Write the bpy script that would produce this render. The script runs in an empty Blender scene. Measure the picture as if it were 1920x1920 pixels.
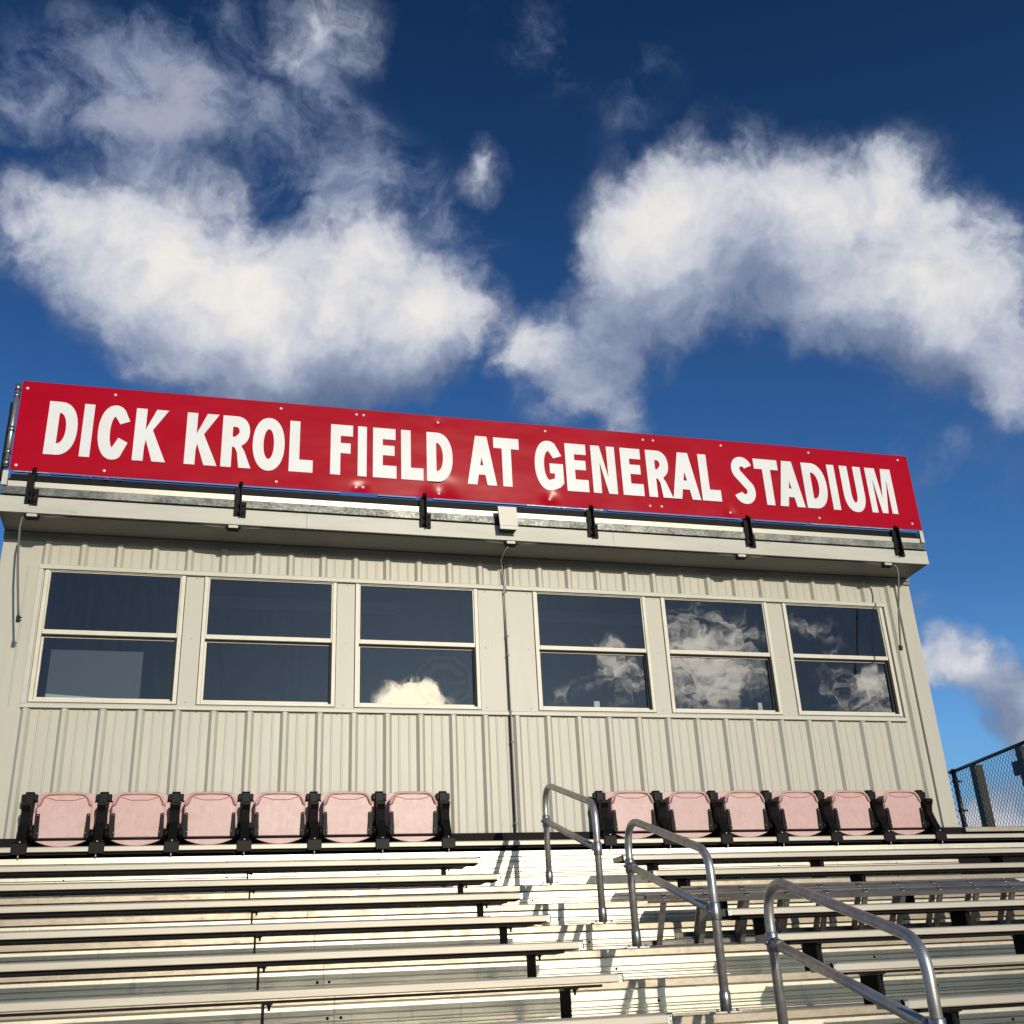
import bpy, math, random
from math import sin, cos, pi, radians
from mathutils import Vector, Matrix
random.seed(7)
S = bpy.context.scene
COL = S.collection

# ------------------------------------------------------------------ camera
cam = bpy.data.cameras.new('camera')
cam.sensor_width = 36.0
cam.lens = 38.17
cam.clip_start = 0.05
cam.clip_end = 3000
co = bpy.data.objects.new('camera', cam)
COL.objects.link(co)
co.matrix_world = Matrix(((0.966072, -0.062196, -0.250673, 1.56652),
                          (-0.253938, -0.405838, -0.877958, -9.70845),
                          (-0.047127, 0.911826, -0.407863, 0.0),
                          (0, 0, 0, 1)))
S.camera = co

# ------------------------------------------------------------------ light
SUN_AZ, SUN_EL = radians(11.2), radians(13.5)      # azimuth measured from -Y towards +X
S.view_settings.view_transform = 'Standard'
S.view_settings.look = 'None'
S.view_settings.exposure = 0.0
S.view_settings.gamma = 1.0
S.view_settings.use_curve_mapping = False
sun = bpy.data.lights.new('sun', 'SUN')
sun.energy = 2.75
sun.angle = radians(0.5)
sun.color = (1.0, 0.90, 0.72)
so = bpy.data.objects.new('sun', sun)
COL.objects.link(so)
to_sun = Vector((sin(SUN_AZ) * cos(SUN_EL), -cos(SUN_AZ) * cos(SUN_EL), sin(SUN_EL)))
so.rotation_euler = to_sun.to_track_quat('Z', 'Y').to_euler()
so.location = to_sun * 40

# directions (x, y, z, angular radius, weight) of the cloud masses
CLOUDS = [(-0.071, 0.813, 0.578, 0.075, 1.00), (0.004, 0.810, 0.586, 0.088, 1.00), (0.075, 0.814, 0.576, 0.080, 1.00), (0.142, 0.815, 0.562, 0.066, 1.00), (0.184, 0.804, 0.566, 0.040, 1.00), (-0.115, 0.794, 0.596, 0.057, 0.90), (-0.033, 0.843, 0.537, 0.071, 1.00), (0.033, 0.852, 0.522, 0.071, 1.00), (0.108, 0.844, 0.526, 0.066, 1.00), (0.164, 0.832, 0.530, 0.044, 0.80), (-0.156, 0.788, 0.596, 0.049, 0.80), (-0.187, 0.783, 0.593, 0.035, 0.70), (-0.138, 0.735, 0.664, 0.057, 0.50), (-0.104, 0.762, 0.639, 0.062, 0.50), (-0.056, 0.724, 0.688, 0.057, 0.45), (-0.015, 0.706, 0.708, 0.053, 0.40), (0.010, 0.730, 0.683, 0.066, 0.50), (-0.078, 0.705, 0.705, 0.049, 0.35), (0.056, 0.670, 0.740, 0.046, 1.10), (0.030, 0.690, 0.723, 0.040, 0.60), (-0.150, 0.704, 0.694, 0.040, 0.35), (0.048, 0.749, 0.661, 0.044, 0.50), (0.102, 0.744, 0.660, 0.035, 0.45), (-0.195, 0.725, 0.660, 0.027, 0.50), (0.018, 0.769, 0.640, 0.027, -0.90), (0.149, 0.768, 0.623, 0.040, 0.50), (0.187, 0.726, 0.662, 0.024, 1.10), (0.089, 0.781, 0.618, 0.044, 0.70), (0.192, 0.768, 0.611, 0.027, 0.30), (0.326, 0.717, 0.616, 0.053, 1.00), (0.366, 0.723, 0.586, 0.057, 1.00), (0.317, 0.741, 0.592, 0.040, 0.80), (0.390, 0.671, 0.631, 0.053, 0.90), (0.439, 0.652, 0.617, 0.053, 0.90), (0.354, 0.695, 0.626, 0.049, 0.90), (0.482, 0.646, 0.591, 0.062, 0.90), (0.521, 0.595, 0.612, 0.044, 0.80), (0.511, 0.655, 0.557, 0.071, 1.00), (0.556, 0.634, 0.537, 0.075, 1.00), (0.596, 0.620, 0.511, 0.071, 1.00), (0.548, 0.664, 0.508, 0.057, 0.90), (0.614, 0.640, 0.463, 0.053, 0.90), (0.625, 0.654, 0.426, 0.031, 0.80), (0.432, 0.689, 0.582, 0.057, 0.80), (0.408, 0.715, 0.568, 0.045, 0.75), (0.452, 0.706, 0.545, 0.045, 0.75), (0.490, 0.692, 0.530, 0.042, 0.75), (0.287, 0.801, 0.525, 0.052, 0.62), (0.326, 0.778, 0.538, 0.055, 0.62), (0.308, 0.811, 0.497, 0.045, 0.60), (0.257, 0.799, 0.543, 0.030, 0.90), (0.351, 0.809, 0.472, 0.026, 0.90), (0.359, 0.754, 0.550, 0.046, 0.75), (0.240, 0.810, 0.535, 0.024, 0.60), (0.221, 0.634, 0.741, 0.038, 0.36), (0.235, 0.650, 0.722, 0.030, 0.28), (0.310, 0.636, 0.707, 0.034, 0.32), (0.300, 0.670, 0.680, 0.030, 0.22), (0.596, 0.692, 0.408, 0.057, 0.30), (0.523, 0.729, 0.442, 0.031, 0.30), (0.597, 0.764, 0.247, 0.028, 1.30), (0.622, 0.747, 0.240, 0.026, 1.20), (0.642, 0.738, 0.215, 0.038, 1.40), (0.655, 0.735, 0.185, 0.034, 1.20), (0.576, 0.763, 0.293, 0.027, 0.40), (0.612, 0.784, 0.105, 0.040, 1.60), (0.660, 0.735, 0.150, 0.030, 0.80)]
CLOUD_SHADE = [(0.440, 0.705, 0.556, 0.050, 0.60), (0.118, 0.850, 0.514, 0.075, 0.80), (0.025, 0.865, 0.502, 0.066, 0.50), (0.189, 0.832, 0.522, 0.044, 0.50), (0.319, 0.793, 0.519, 0.066, 0.60), (0.360, 0.759, 0.542, 0.044, 0.40), (0.421, 0.685, 0.594, 0.049, 0.50), (0.590, 0.667, 0.456, 0.066, 0.80), (0.618, 0.657, 0.432, 0.027, -0.50), (0.535, 0.691, 0.486, 0.049, 0.50), (0.645, 0.738, 0.200, 0.042, 1.40), (0.523, 0.729, 0.442, 0.044, 0.90), (0.596, 0.768, 0.234, 0.022, 0.30)]
CLOUDS_BEHIND = [(0.170, -0.953, 0.250, 0.020, 1.80), (0.148, -0.957, 0.247, 0.015, 1.5), (0.190, -0.950, 0.247, 0.014, 1.4), (0.349, -0.899, 0.262, 0.031, 0.90), (0.345, -0.897, 0.277, 0.018, 0.60), (0.304, -0.921, 0.243, 0.015, 0.60), (0.419, -0.861, 0.288, 0.033, 0.90), (0.428, -0.870, 0.244, 0.035, 1.00), (0.398, -0.877, 0.270, 0.027, 0.70), (0.453, -0.851, 0.264, 0.022, 0.60), (0.532, -0.814, 0.231, 0.027, 0.80), (0.554, -0.802, 0.224, 0.022, 0.80), (0.459, -0.840, 0.290, 0.018, 0.50), (0.506, -0.817, 0.277, 0.018, 0.50), (0.494, -0.820, 0.290, 0.013, 0.40)]

world = bpy.data.worlds.new('World')
S.world = world
world.use_nodes = True


class NT:
    """small helper around a node tree"""
    def __init__(self, tree):
        self.t = tree
        self.n = tree.nodes
        self.l = tree.links

    def node(self, kind, **kw):
        k = self.n.new(kind)
        for a, b in kw.items():
            setattr(k, a, b)
        return k

    def put(self, sock, val):
        if isinstance(val, bpy.types.NodeSocket):
            self.l.new(val, sock)
        elif isinstance(val, (tuple, list)) and len(val) == 3 and sock.type == 'RGBA':
            sock.default_value = (*val, 1)
        else:
            sock.default_value = val

    def math(self, op, a, b=0.0, c=None, clamp=False):
        k = self.node('ShaderNodeMath', operation=op)
        k.use_clamp = clamp
        self.put(k.inputs[0], a)
        self.put(k.inputs[1], b)
        if c is not None:
            self.put(k.inputs[2], c)
        return k.outputs[0]

    def vec(self, op, a, b=None, scale=None):
        k = self.node('ShaderNodeVectorMath', operation=op)
        self.put(k.inputs[0], a)
        if b is not None:
            self.put(k.inputs[1], b)
        if scale is not None:
            self.put(k.inputs[3], scale)
        return k.outputs[1] if op in ('LENGTH', 'DISTANCE', 'DOT_PRODUCT') else k.outputs[0]

    def noise(self, vec, scale, detail=3, rough=0.5, dist=0.0, out=0):
        k = self.node('ShaderNodeTexNoise')
        if vec is not None:
            self.put(k.inputs['Vector'], vec)
        k.inputs['Scale'].default_value = scale
        k.inputs['Detail'].default_value = detail
        k.inputs['Roughness'].default_value = rough
        k.inputs['Distortion'].default_value = dist
        return k.outputs[out]

    def ramp(self, fac, stops, interp='LINEAR'):
        k = self.node('ShaderNodeValToRGB')
        k.color_ramp.interpolation = interp
        e = k.color_ramp.elements
        while len(e) < len(stops):
            e.new(0.5)
        for q, (p, c) in zip(e, stops):
            q.position = p
            q.color = (*c, 1) if len(c) == 3 else c
        self.put(k.inputs[0], fac)
        return k.outputs[0]

    def remap(self, v, a, b, c=0.0, d=1.0, smooth=False):
        k = self.node('ShaderNodeMapRange')
        if smooth:
            k.interpolation_type = 'SMOOTHSTEP'
        self.put(k.inputs[0], v)
        for i, q in enumerate((a, b, c, d)):
            self.put(k.inputs[i + 1], q)
        return k.outputs[0]

    def mix(self, fac, a, b, blend='MIX'):
        k = self.node('ShaderNodeMix', data_type='RGBA', blend_type=blend)
        self.put(k.inputs[0], fac)
        self.put(k.inputs[6], a)
        self.put(k.inputs[7], b)
        return k.outputs[2]


w = NT(world.node_tree)
bgn = w.n['Background']
sky = w.node('ShaderNodeTexSky', sky_type='NISHITA')
sky.sun_disc = False
sky.sun_elevation = SUN_EL
sky.sun_rotation = pi - SUN_AZ
sky.altitude = 50
tc = w.node('ShaderNodeTexCoord')
D0 = w.vec('NORMALIZE', tc.outputs['Generated'])
sep = w.node('ShaderNodeSeparateXYZ')
w.put(sep.inputs[0], D0)
zel = sep.outputs[2]
# clear autumn air: the deep polarised blue away from the sun
grade = w.ramp(zel, [(0.0, (.62, .86, 1.05)), (0.19, (.54, 1.0, 1.62)), (0.30, (.34, .74, 1.30)), (0.50, (.22, .52, .98)), (0.65, (.13, .34, .66)), (0.80, (.075, .21, .43))])
away = w.remap(w.vec('DOT_PRODUCT', D0, tuple(to_sun)), -0.1, 0.6, 0.0, 1.0, True)
grade2 = w.mix(away, grade, (.25, .43, .78))
skyc = w.mix(1.0, sky.outputs[0], grade2, 'MULTIPLY')
# domain warp
n1 = w.vec('SUBTRACT', w.noise(D0, 5.0, 3, .55, 0, 1), (.5, .5, .5))
n2 = w.vec('SUBTRACT', w.noise(D0, 19.0, 4, .6, 0, 1), (.5, .5, .5))
DW = w.vec('ADD', D0, w.vec('ADD', w.vec('SCALE', n1, scale=.07), w.vec('SCALE', n2, scale=.042)))


def blobs(lst, k, vec):
    acc = 0.0
    for (x, y, z, r, wt) in lst:
        d = w.vec('DISTANCE', vec, (x, y, z))
        m = w.math('MULTIPLY_ADD', d, -1.0 / (r * k), 1.0, clamp=True)
        acc = w.math('MULTIPLY_ADD', m, wt, acc)
    return acc


CORE = [c for c in CLOUDS if abs(c[4]) > .55]
WISP = [c for c in CLOUDS if 0 < c[4] <= .55]
fb = w.math('SUBTRACT', w.noise(DW, 8.0, 9, .60, .3), .5)
fb2 = w.math('SUBTRACT', w.noise(DW, 27.0, 7, .62, .1), .5)
bil = w.math('ABSOLUTE', w.math('SUBTRACT', w.noise(DW, 17.0, 7, .58, 0), .5))
bil = w.math('SUBTRACT', .11, bil)
fbm = w.math('ADD', w.math('MULTIPLY', fb, 1.75), w.math('MULTIPLY_ADD', bil, 1.3, w.math('MULTIPLY', fb2, .9)))
cov = blobs(CORE, 1.40, DW)
dens = w.math('ADD', cov, w.math('MULTIPLY', fbm, w.remap(cov, 0.0, 0.55, 0.0, 1.25)))
alpha = w.remap(dens, 0.08, 1.35, 0.0, 1.0, True)
covu = blobs(CORE, 1.40, w.vec('ADD', DW, (0.0, -.038, .052)))
wc = blobs(WISP, 1.75, DW)
wst = w.noise(w.vec('MULTIPLY', w.vec('ADD', DW, w.vec('SCALE', n1, scale=.04)), (1.0, .8, 1.2)), 11.0, 9, .62, .25)
wd = w.math('ADD', w.math('MULTIPLY', wc, 1.0), w.math('MULTIPLY', w.math('SUBTRACT', wst, .50), w.remap(wc, 0, .35, 0, 3.6)))
walpha = w.math('MULTIPLY', w.remap(wd, 0.0, 1.20, 0, 1, True), .78)
dark = blobs(CLOUD_SHADE, 1.5, DW)
br = w.math('SUBTRACT', w.math('MULTIPLY_ADD', fbm, 1.25, w.math('MULTIPLY', cov, .85)), w.math('MULTIPLY_ADD', w.remap(dark, 0, 1.1, 0, 1.0, True), 1.0, w.math('MULTIPLY', w.math('MINIMUM', covu, 2.6), .42)))
ccol = w.ramp(w.remap(br, -0.60, 2.10), [(0.0, (.13, .18, .30)), (.22, (.22, .27, .40)), (.42, (.36, .41, .53)), (.62, (.60, .62, .69)), (.82, (.80, .78, .77)), (1.0, (.90, .86, .80))])
wcol = w.ramp(w.remap(wd, .2, 1.4), [(0.0, (.15, .21, .36)), (.6, (.31, .36, .50)), (1.0, (.46, .49, .58))])
n3 = w.vec('SUBTRACT', w.noise(D0, 26.0, 6, .6, .5, 1), (.5, .5, .5))
DB = w.vec('ADD', D0, w.vec('SCALE', n3, scale=.030))
covb = blobs(CLOUDS_BEHIND, 1.5, DB)
fbb = w.math('SUBTRACT', w.noise(w.vec('MULTIPLY', DB, (1, 1, 1.5)), 48.0, 8, .66, .5), .5)
ab = w.remap(w.math('ADD', covb, w.math('MULTIPLY', fbb, w.remap(covb, 0, .3, 0, 4.2))), .15, 1.25, 0, 1, True)
cb = w.mix(w.remap(w.math('MULTIPLY_ADD', fbb, 2.6, covb), .2, 1.7), (1.3, 1.4, 1.6), (8.0, 7.4, 6.2))
hot = w.remap(w.vec('DISTANCE', DB, (0.170, -0.953, 0.250)), .034, .018, 0, 1, True)
cb = w.mix(hot, cb, (16.0, 14.0, 10.0))
STR = 0.10
skys = w.vec('SCALE', skyc, scale=STR)
c1 = w.mix(alpha, w.mix(walpha, skys, wcol), ccol)
c2 = w.mix(ab, c1, cb)
w.put(bgn.inputs[0], c2)
bgn.inputs[1].default_value = 1.0
world.cycles.sampling_method = 'MANUAL'
world.cycles.sample_map_resolution = 512

# ------------------------------------------------------------------ builders
WLOC = {}


class MB:
    def __init__(self):
        self.v, self.f, self.sm = [], [], []

    def add(self, verts, faces, smooth=False):
        b = len(self.v)
        self.v += [tuple(q) for q in verts]
        self.f += [[b + i for i in f] for f in faces]
        self.sm += [smooth] * len(faces)
        return self

    def box(self, x0, x1, y0, y1, z0, z1):
        V = [(x, y, z) for z in (z0, z1) for y in (y0, y1) for x in (x0, x1)]
        return self.add(V, [(0, 2, 3, 1), (4, 5, 7, 6), (0, 1, 5, 4), (2, 6, 7, 3), (0, 4, 6, 2), (1, 3, 7, 5)])

    def prism(self, pts, lo, hi, axis, smooth=False):
        """closed outline pts extruded along axis; pts are the two other coordinates in order"""
        n = len(pts)
        def mk(p, t):
            if axis == 'x':
                return (t, p[0], p[1])
            if axis == 'y':
                return (p[0], t, p[1])
            return (p[0], p[1], t)
        V = [mk(p, lo) for p in pts] + [mk(p, hi) for p in pts]
        area = sum(pts[i][0] * pts[(i + 1) % n][1] - pts[(i + 1) % n][0] * pts[i][1] for i in range(n))
        F = [(i, (i + 1) % n, n + (i + 1) % n, n + i) for i in range(n)]
        caps = [tuple(range(n))[::-1], tuple(range(n, 2 * n))]
        flip = (area < 0) != (axis == 'y')
        if flip:
            F = [f[::-1] for f in F]
            caps = [c[::-1] for c in caps]
        self.add(V, F, smooth)
        b = len(self.v) - 2 * n
        self.f += [[b + i for i in c] for c in caps]
        self.sm += [False, False]
        return self

    def strip(self, pts, lo, hi, axis='z'):
        """open outline swept along z (pts = x,y) or along x (pts = y,z)"""
        n = len(pts)
        mk = (lambda p, t: (p[0], p[1], t)) if axis == 'z' else (lambda p, t: (t, p[0], p[1]))
        V = [mk(p, lo) for p in pts] + [mk(p, hi) for p in pts]
        return self.add(V, [(i, i + 1, n + i + 1, n + i) for i in range(n - 1)])

    def tube(self, path, r, seg=12, caps=True):
        P = [Vector(p) for p in path]
        n = len(P)
        rings = []
        T = [(P[min(i + 1, n - 1)] - P[max(i - 1, 0)]).normalized() for i in range(n)]
        up = Vector((0, 0, 1)) if abs(T[0].z) < .9 else Vector((1, 0, 0))
        N = (up - T[0] * up.dot(T[0])).normalized()
        rr = r if isinstance(r, (list, tuple)) else [r] * n
        for i in range(n):
            N = (N - T[i] * N.dot(T[i])).normalized()
            B = T[i].cross(N)
            rings.append([P[i] + (N * cos(2 * pi * k / seg) + B * sin(2 * pi * k / seg)) * rr[i] for k in range(seg)])
        V = [q for g in rings for q in g]
        F = [(i * seg + k, i * seg + (k + 1) % seg, (i + 1) * seg + (k + 1) % seg, (i + 1) * seg + k)
             for i in range(n - 1) for k in range(seg)]
        self.add(V, F, True)
        if caps:
            b = len(self.v) - len(V)
            self.f += [[b + k for k in range(seg)][::-1], [b + (n - 1) * seg + k for k in range(seg)]]
            self.sm += [False, False]
        return self

    def dome(self, c, r, h, normal=(0, -1, 0), seg=10):
        c = Vector(c)
        nrm = Vector(normal).normalized()
        a = nrm.orthogonal().normalized()
        b = nrm.cross(a)
        V = []
        for (rr, hh) in ((1, 0), (.8, .6), (.4, .92)):
            V += [c + (a * cos(2 * pi * k / seg) + b * sin(2 * pi * k / seg)) * r * rr + nrm * h * hh for k in range(seg)]
        V.append(c + nrm * h)
        F = [(j * seg + k, j * seg + (k + 1) % seg, (j + 1) * seg + (k + 1) % seg, (j + 1) * seg + k) for j in range(2) for k in range(seg)]
        F += [(2 * seg + k, 2 * seg + (k + 1) % seg, 3 * seg) for k in range(seg)]
        return self.add(V, F, True)

    def xform(self, M):
        self.v = [tuple(M @ Vector(q)) for q in self.v]
        return self


def tagp(o, label=None, cat=None, group=None, kind=None):
    for k, v in (('label', label), ('category', cat), ('group', group), ('kind', kind)):
        if v:
            o[k] = v
    return o


def thing(name, label, cat, loc=(0, 0, 0), group=None, kind=None):
    o = bpy.data.objects.new(name, None)
    o.empty_display_size = .2
    COL.objects.link(o)
    o.location = loc
    WLOC[o] = Vector(loc)
    return tagp(o, label, cat, group, kind)


def part(name, mb, mat, parent=None, label=None, at=None, bevel=0, local=False, sharp=None):
    """mesh given in world coordinates (or in its own when local); origin at 'at'"""
    base = WLOC.get(parent, Vector((0, 0, 0)))
    org = Vector(at) if at is not None else base
    me = bpy.data.meshes.new(name)
    vs = mb.v if local else [tuple(Vector(q) - org) for q in mb.v]
    me.from_pydata(vs, [], mb.f)
    me.polygons.foreach_set('use_smooth', mb.sm)
    if mat:
        me.materials.append(mat)
    me.update()
    o = bpy.data.objects.new(name, me)
    COL.objects.link(o)
    if parent:
        o.parent = parent
    o.location = org - base
    WLOC[o] = org
    if bevel:
        m = o.modifiers.new('bevel', 'BEVEL')
        m.width = bevel
        m.segments = 2
        m.limit_method = 'ANGLE'
        m.angle_limit = radians(50)
    if label:
        o['label'] = label
    return o


def kids(o):
    return [c for c in bpy.data.objects if c.parent == o]


def copy_tree(o, loc=None, parent=None):
    c = o.copy()
    COL.objects.link(c)
    if parent:
        c.parent = parent
    if loc is not None:
        c.location = loc
        WLOC[c] = Vector(loc)
    for ch in kids(o):
        copy_tree(ch, None, c)
    return c


def mir(mb):
    """mirror a local mesh in x"""
    q = MB()
    q.v = [(-a, b, c) for a, b, c in mb.v]
    q.f = [f[::-1] for f in mb.f]
    q.sm = list(mb.sm)
    return q


def fillet(path, r, n=7):
    P = [Vector(p) for p in path]
    out = [P[0]]
    for i in range(1, len(P) - 1):
        a = (P[i - 1] - P[i]).normalized()
        b = (P[i + 1] - P[i]).normalized()
        ang = a.angle(b)
        d = min(r / math.tan(ang / 2), (P[i - 1] - P[i]).length * .48, (P[i + 1] - P[i]).length * .48)
        s, e = P[i] + a * d, P[i] + b * d
        for k in range(n + 1):
            t = k / n
            out.append(s * (1 - t) ** 2 + P[i] * 2 * t * (1 - t) + e * t * t)
    out.append(P[-1])
    return out


# ------------------------------------------------------------------ materials
def mat(name, base, rough=.5, metal=0.0, var=None, bump=None, coat=0, spec=None, fn=None):
    m = bpy.data.materials.new(name)
    m.use_nodes = True
    t = NT(m.node_tree)
    b = t.n['Principled BSDF']
    b.inputs['Roughness'].default_value = rough
    b.inputs['Metallic'].default_value = metal
    if coat:
        b.inputs['Coat Weight'].default_value = coat
        b.inputs['Coat Roughness'].default_value = .08
    if spec is not None:
        b.inputs['Specular IOR Level'].default_value = spec
    tcn = t.node('ShaderNodeTexCoord')
    geo = t.node('ShaderNodeNewGeometry')
    pos = geo.outputs['Position']
    colr = None
    if var:
        # var = list of (scale xyz, noise scale, detail, dark colour, lo, hi)
        colr = base
        for (sc, ns, det, dk, lo, hi) in var:
            mp = t.vec('MULTIPLY', pos, sc)
            f = t.remap(t.noise(mp, ns, det, .6), lo, hi, 0, 1, True)
            colr = t.mix(f, dk, colr)
        t.put(b.inputs['Base Color'], colr)
    else:
        b.inputs['Base Color'].default_value = (*base, 1)
    if bump:
        (sc, ns, det, st, dist) = bump
        bp = t.node('ShaderNodeBump')
        bp.inputs['Strength'].default_value = st
        bp.inputs['Distance'].default_value = dist
        t.put(bp.inputs['Height'], t.noise(t.vec('MULTIPLY', pos, sc), ns, det, .55))
        t.put(b.inputs['Normal'], bp.outputs[0])
    if fn:
        fn(t, b, pos)
    return m


M = {}


def fade(t, b, pos):
    """every seat has faded differently"""
    q = b.inputs['Base Color'].links[0].from_socket
    oi = t.node('ShaderNodeObjectInfo')
    t.put(b.inputs['Base Color'], t.mix(t.math('MULTIPLY', oi.outputs['Random'], .5), q, (.56, .32, .31)))


M['panel'] = mat('painted_steel_panel', (.555, .540, .462), .42, 0, [((1, 1, .15), 6, 4, (.50, .485, .41), .25, .75), ((1, 1, 1), 1.3, 3, (.52, .50, .425), .3, .7), ((3, 3, .25), 11, 5, (.45, .43, .355), .18, .42)], ((1, 1, .35), 3.0, 3, .5, .004))
M['trim'] = mat('painted_steel_trim', (.62, .605, .53), .42, 0, [((.4, 1, 1), 4, 4, (.56, .545, .47), .25, .7)], ((1, 1, 1), 3.0, 2, .3, .003))
M['frame'] = mat('window_vinyl', (.74, .71, .61), .4, 0, [((1, 1, 1), 5, 3, (.68, .63, .51), .3, .7)])
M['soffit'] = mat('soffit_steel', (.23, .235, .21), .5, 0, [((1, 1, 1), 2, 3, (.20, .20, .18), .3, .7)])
M['fascia'] = mat('fascia_steel', (.58, .58, .50), .4, 0, [((.5, 1, 3), 3, 5, (.50, .50, .43), .25, .6), ((1.2, 1, 6), 2.2, 6, (.36, .36, .31), .26, .36)], ((.6, 1, 1), 2.0, 2, .5, .004))


def galv(t, b, pos):
    v = t.node('ShaderNodeTexVoronoi')
    v.inputs['Scale'].default_value = 38
    t.put(v.inputs['Vector'], t.vec('MULTIPLY', pos, (1, 1, 1.6)))
    c = t.mix(.55, t.ramp(v.outputs['Color'], [(.1, (.05, .055, .055)), (.9, (.20, .215, .21))]),
              t.ramp(t.noise(pos, 3.5, 5, .6), [(.40, (.06, .065, .065)), (.75, (.38, .38, .34))]))
    t.put(b.inputs['Base Color'], c)
    t.put(b.inputs['Roughness'], t.remap(v.outputs['Distance'], 0, .6, .3, .5))


M['galv'] = mat('galvanised_steel', (.45, .46, .44), .4, .75, fn=galv)
M['gutter'] = mat('mill_aluminium', (.62, .59, .50), .34, .35, None, ((.5, 1, 1), 3, 3, .35, .004))
M['black'] = mat('black_steel', (.007, .0075, .008), .5, 0, [((1, 1, 1), 9, 4, (.010, .010, .009), .45, .65)], spec=.1)
M['darksteel'] = mat('dark_structural_steel', (.009, .009, .010), .6, 0, spec=.1)


def signred(t, b, pos):
    n = t.noise(pos, 1.2, 4, .6)
    c = t.mix(t.remap(n, .35, .7), (.42, .0006, .013), (.47, .001, .017))
    # light scuffs
    sc = t.remap(t.noise(t.vec('MULTIPLY', pos, (5, 1, 14)), 5, 6, .7), .70, .78)
    c = t.mix(t.math('MULTIPLY', sc, .35), c, (.62, .16, .16))
    t.put(b.inputs['Base Color'], c)
    bp = t.node('ShaderNodeBump')
    bp.inputs['Strength'].default_value = .55
    bp.inputs['Distance'].default_value = .02
    t.put(bp.inputs['Height'], t.noise(t.vec('MULTIPLY', pos, (1.0, 1, 1.6)), 1.5, 2, .4))
    t.put(b.inputs['Normal'], bp.outputs[0])


M['red'] = mat('glossy_red_sheet', (.42, .005, .02), .24, 0, coat=0, spec=.15, fn=signred)
M['white'] = mat('white_vinyl_lettering', (.86, .88, .90), .35, 0, [((1, 1, 1), 2, 3, (.80, .81, .81), .3, .7)])


def riser(t, b, pos):
    c = t.ramp(t.noise(t.vec('MULTIPLY', pos, (.25, 1, 3)), 4, 5, .6), [(.3, (.60, .555, .46)), (.7, (.70, .655, .55))])
    st = t.remap(t.noise(t.vec('MULTIPLY', pos, (9, 2, 1.2)), 3, 5, .65), .30, .44)
    c = t.mix(st, (.48, .47, .43), c)
    t.put(b.inputs['Base Color'], c)
    t.put(b.inputs['Roughness'], t.remap(t.noise(pos, 7, 3, .5), .3, .7, .34, .43))


M['riser'] = mat('extruded_aluminium_riser', (.8, .77, .68), .36, .62, fn=riser)


def nosem(t, b, pos):
    a = t.noise(t.vec('MULTIPLY', pos, (2.2, 1, 5)), 5, 6, .65)
    c = t.ramp(a, [(.28, (.27, .22, .17)), (.45, (.38, .32, .25)), (.6, (.46, .40, .31)), (.75, (.66, .60, .50))])
    g = t.remap(t.noise(t.vec('MULTIPLY', pos, (40, 10, 12)), 3, 4, .7), .58, .74)
    c = t.mix(t.math('MULTIPLY', g, .40), c, (.66, .61, .50))
    t.put(b.inputs['Base Color'], c)
    t.put(b.inputs['Roughness'], t.remap(a, .3, .7, .44, .30))


M['tread'] = mat('worn_aluminium_tread', (.5, .45, .38), .4, .55, fn=nosem)
M['seatalu'] = mat('anodised_aluminium_bench', (.53, .49, .42), .48, .35, [((.2, 1, 2), 5, 4, (.46, .425, .36), .3, .7), ((6, 6, 6), 5, 5, (.40, .36, .30), .22, .36)], ((.3, 1, 12), 9, 3, .25, .001))
M['pipe'] = mat('galvanised_pipe', (.60, .59, .56), .38, .75, [((3, 3, 3), 7, 5, (.44, .43, .41), .3, .65), ((9, 9, 9), 14, 4, (.30, .29, .27), .24, .36)], ((6, 6, 6), 12, 3, .35, .001))
M['collar'] = mat('cast_aluminium_fitting', (.42, .42, .42), .38, .85, [((3, 3, 3), 12, 3, (.28, .28, .28), .3, .6)])
M['pink'] = mat('sun_faded_pink_plastic', (.68, .45, .43), .42, 0, [((2, 2, 2), 2.3, 5, (.60, .36, .345), .28, .72), ((5, 5, 4), 4, 5, (.69, .52, .50), .75, .35)], ((8, 8, 8), 9, 2, .15, .001), fn=fade)
M['pinkdeep'] = mat('deep_red_plastic', (.50, .16, .14), .5, 0)
M['blackpl'] = mat('black_plastic', (.006, .006, .0065), .45, 0, [((5, 5, 5), 6, 4, (.008, .0078, .0075), .45, .6)], spec=.12)
M['bolt'] = mat('zinc_bolt', (.55, .53, .48), .35, .8)
M['screw'] = mat('painted_screw', (.40, .37, .30), .5, .2)
M['ladder'] = mat('weathered_ladder_aluminium', (.42, .415, .40), .33, .8, [((.5, 3, 3), 6, 5, (.28, .27, .255), .3, .6), ((3, 9, 9), 7, 5, (.15, .11, .08), .25, .36)])
M['rust'] = mat('rusty_edge', (.12, .055, .03), .8, .1, [((9, 9, 9), 9, 4, (.30, .27, .24), .45, .6)])
M['hole'] = mat('hole_and_mark_black', (.01, .01, .01), .8, 0)  # near black, for painted rung holes and the sticker print
M['cable'] = mat('grey_cable', (.17, .15, .12), .5, .1)
M['jbox'] = mat('grey_junction_box', (.52, .50, .44), .45, .1)
M['beige'] = mat('beige_plastic_box', (.72, .68, .60), .4, 0)
M['fence'] = mat('black_vinyl_coated_wire', (.012, .016, .028), .4, .1)
M['olive'] = mat('weathered_olive_post', (.065, .06, .042), .8, 0, [((1, 1, .6), 12, 5, (.05, .045, .03), .35, .6)])
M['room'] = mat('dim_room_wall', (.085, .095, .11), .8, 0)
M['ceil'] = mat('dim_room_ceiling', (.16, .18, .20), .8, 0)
M['lamp'] = mat('unlit_strip_light', (.85, .87, .88), .5, 0)
M['counter'] = mat('pale_counter', (.60, .60, .57), .6, 0)
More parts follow.
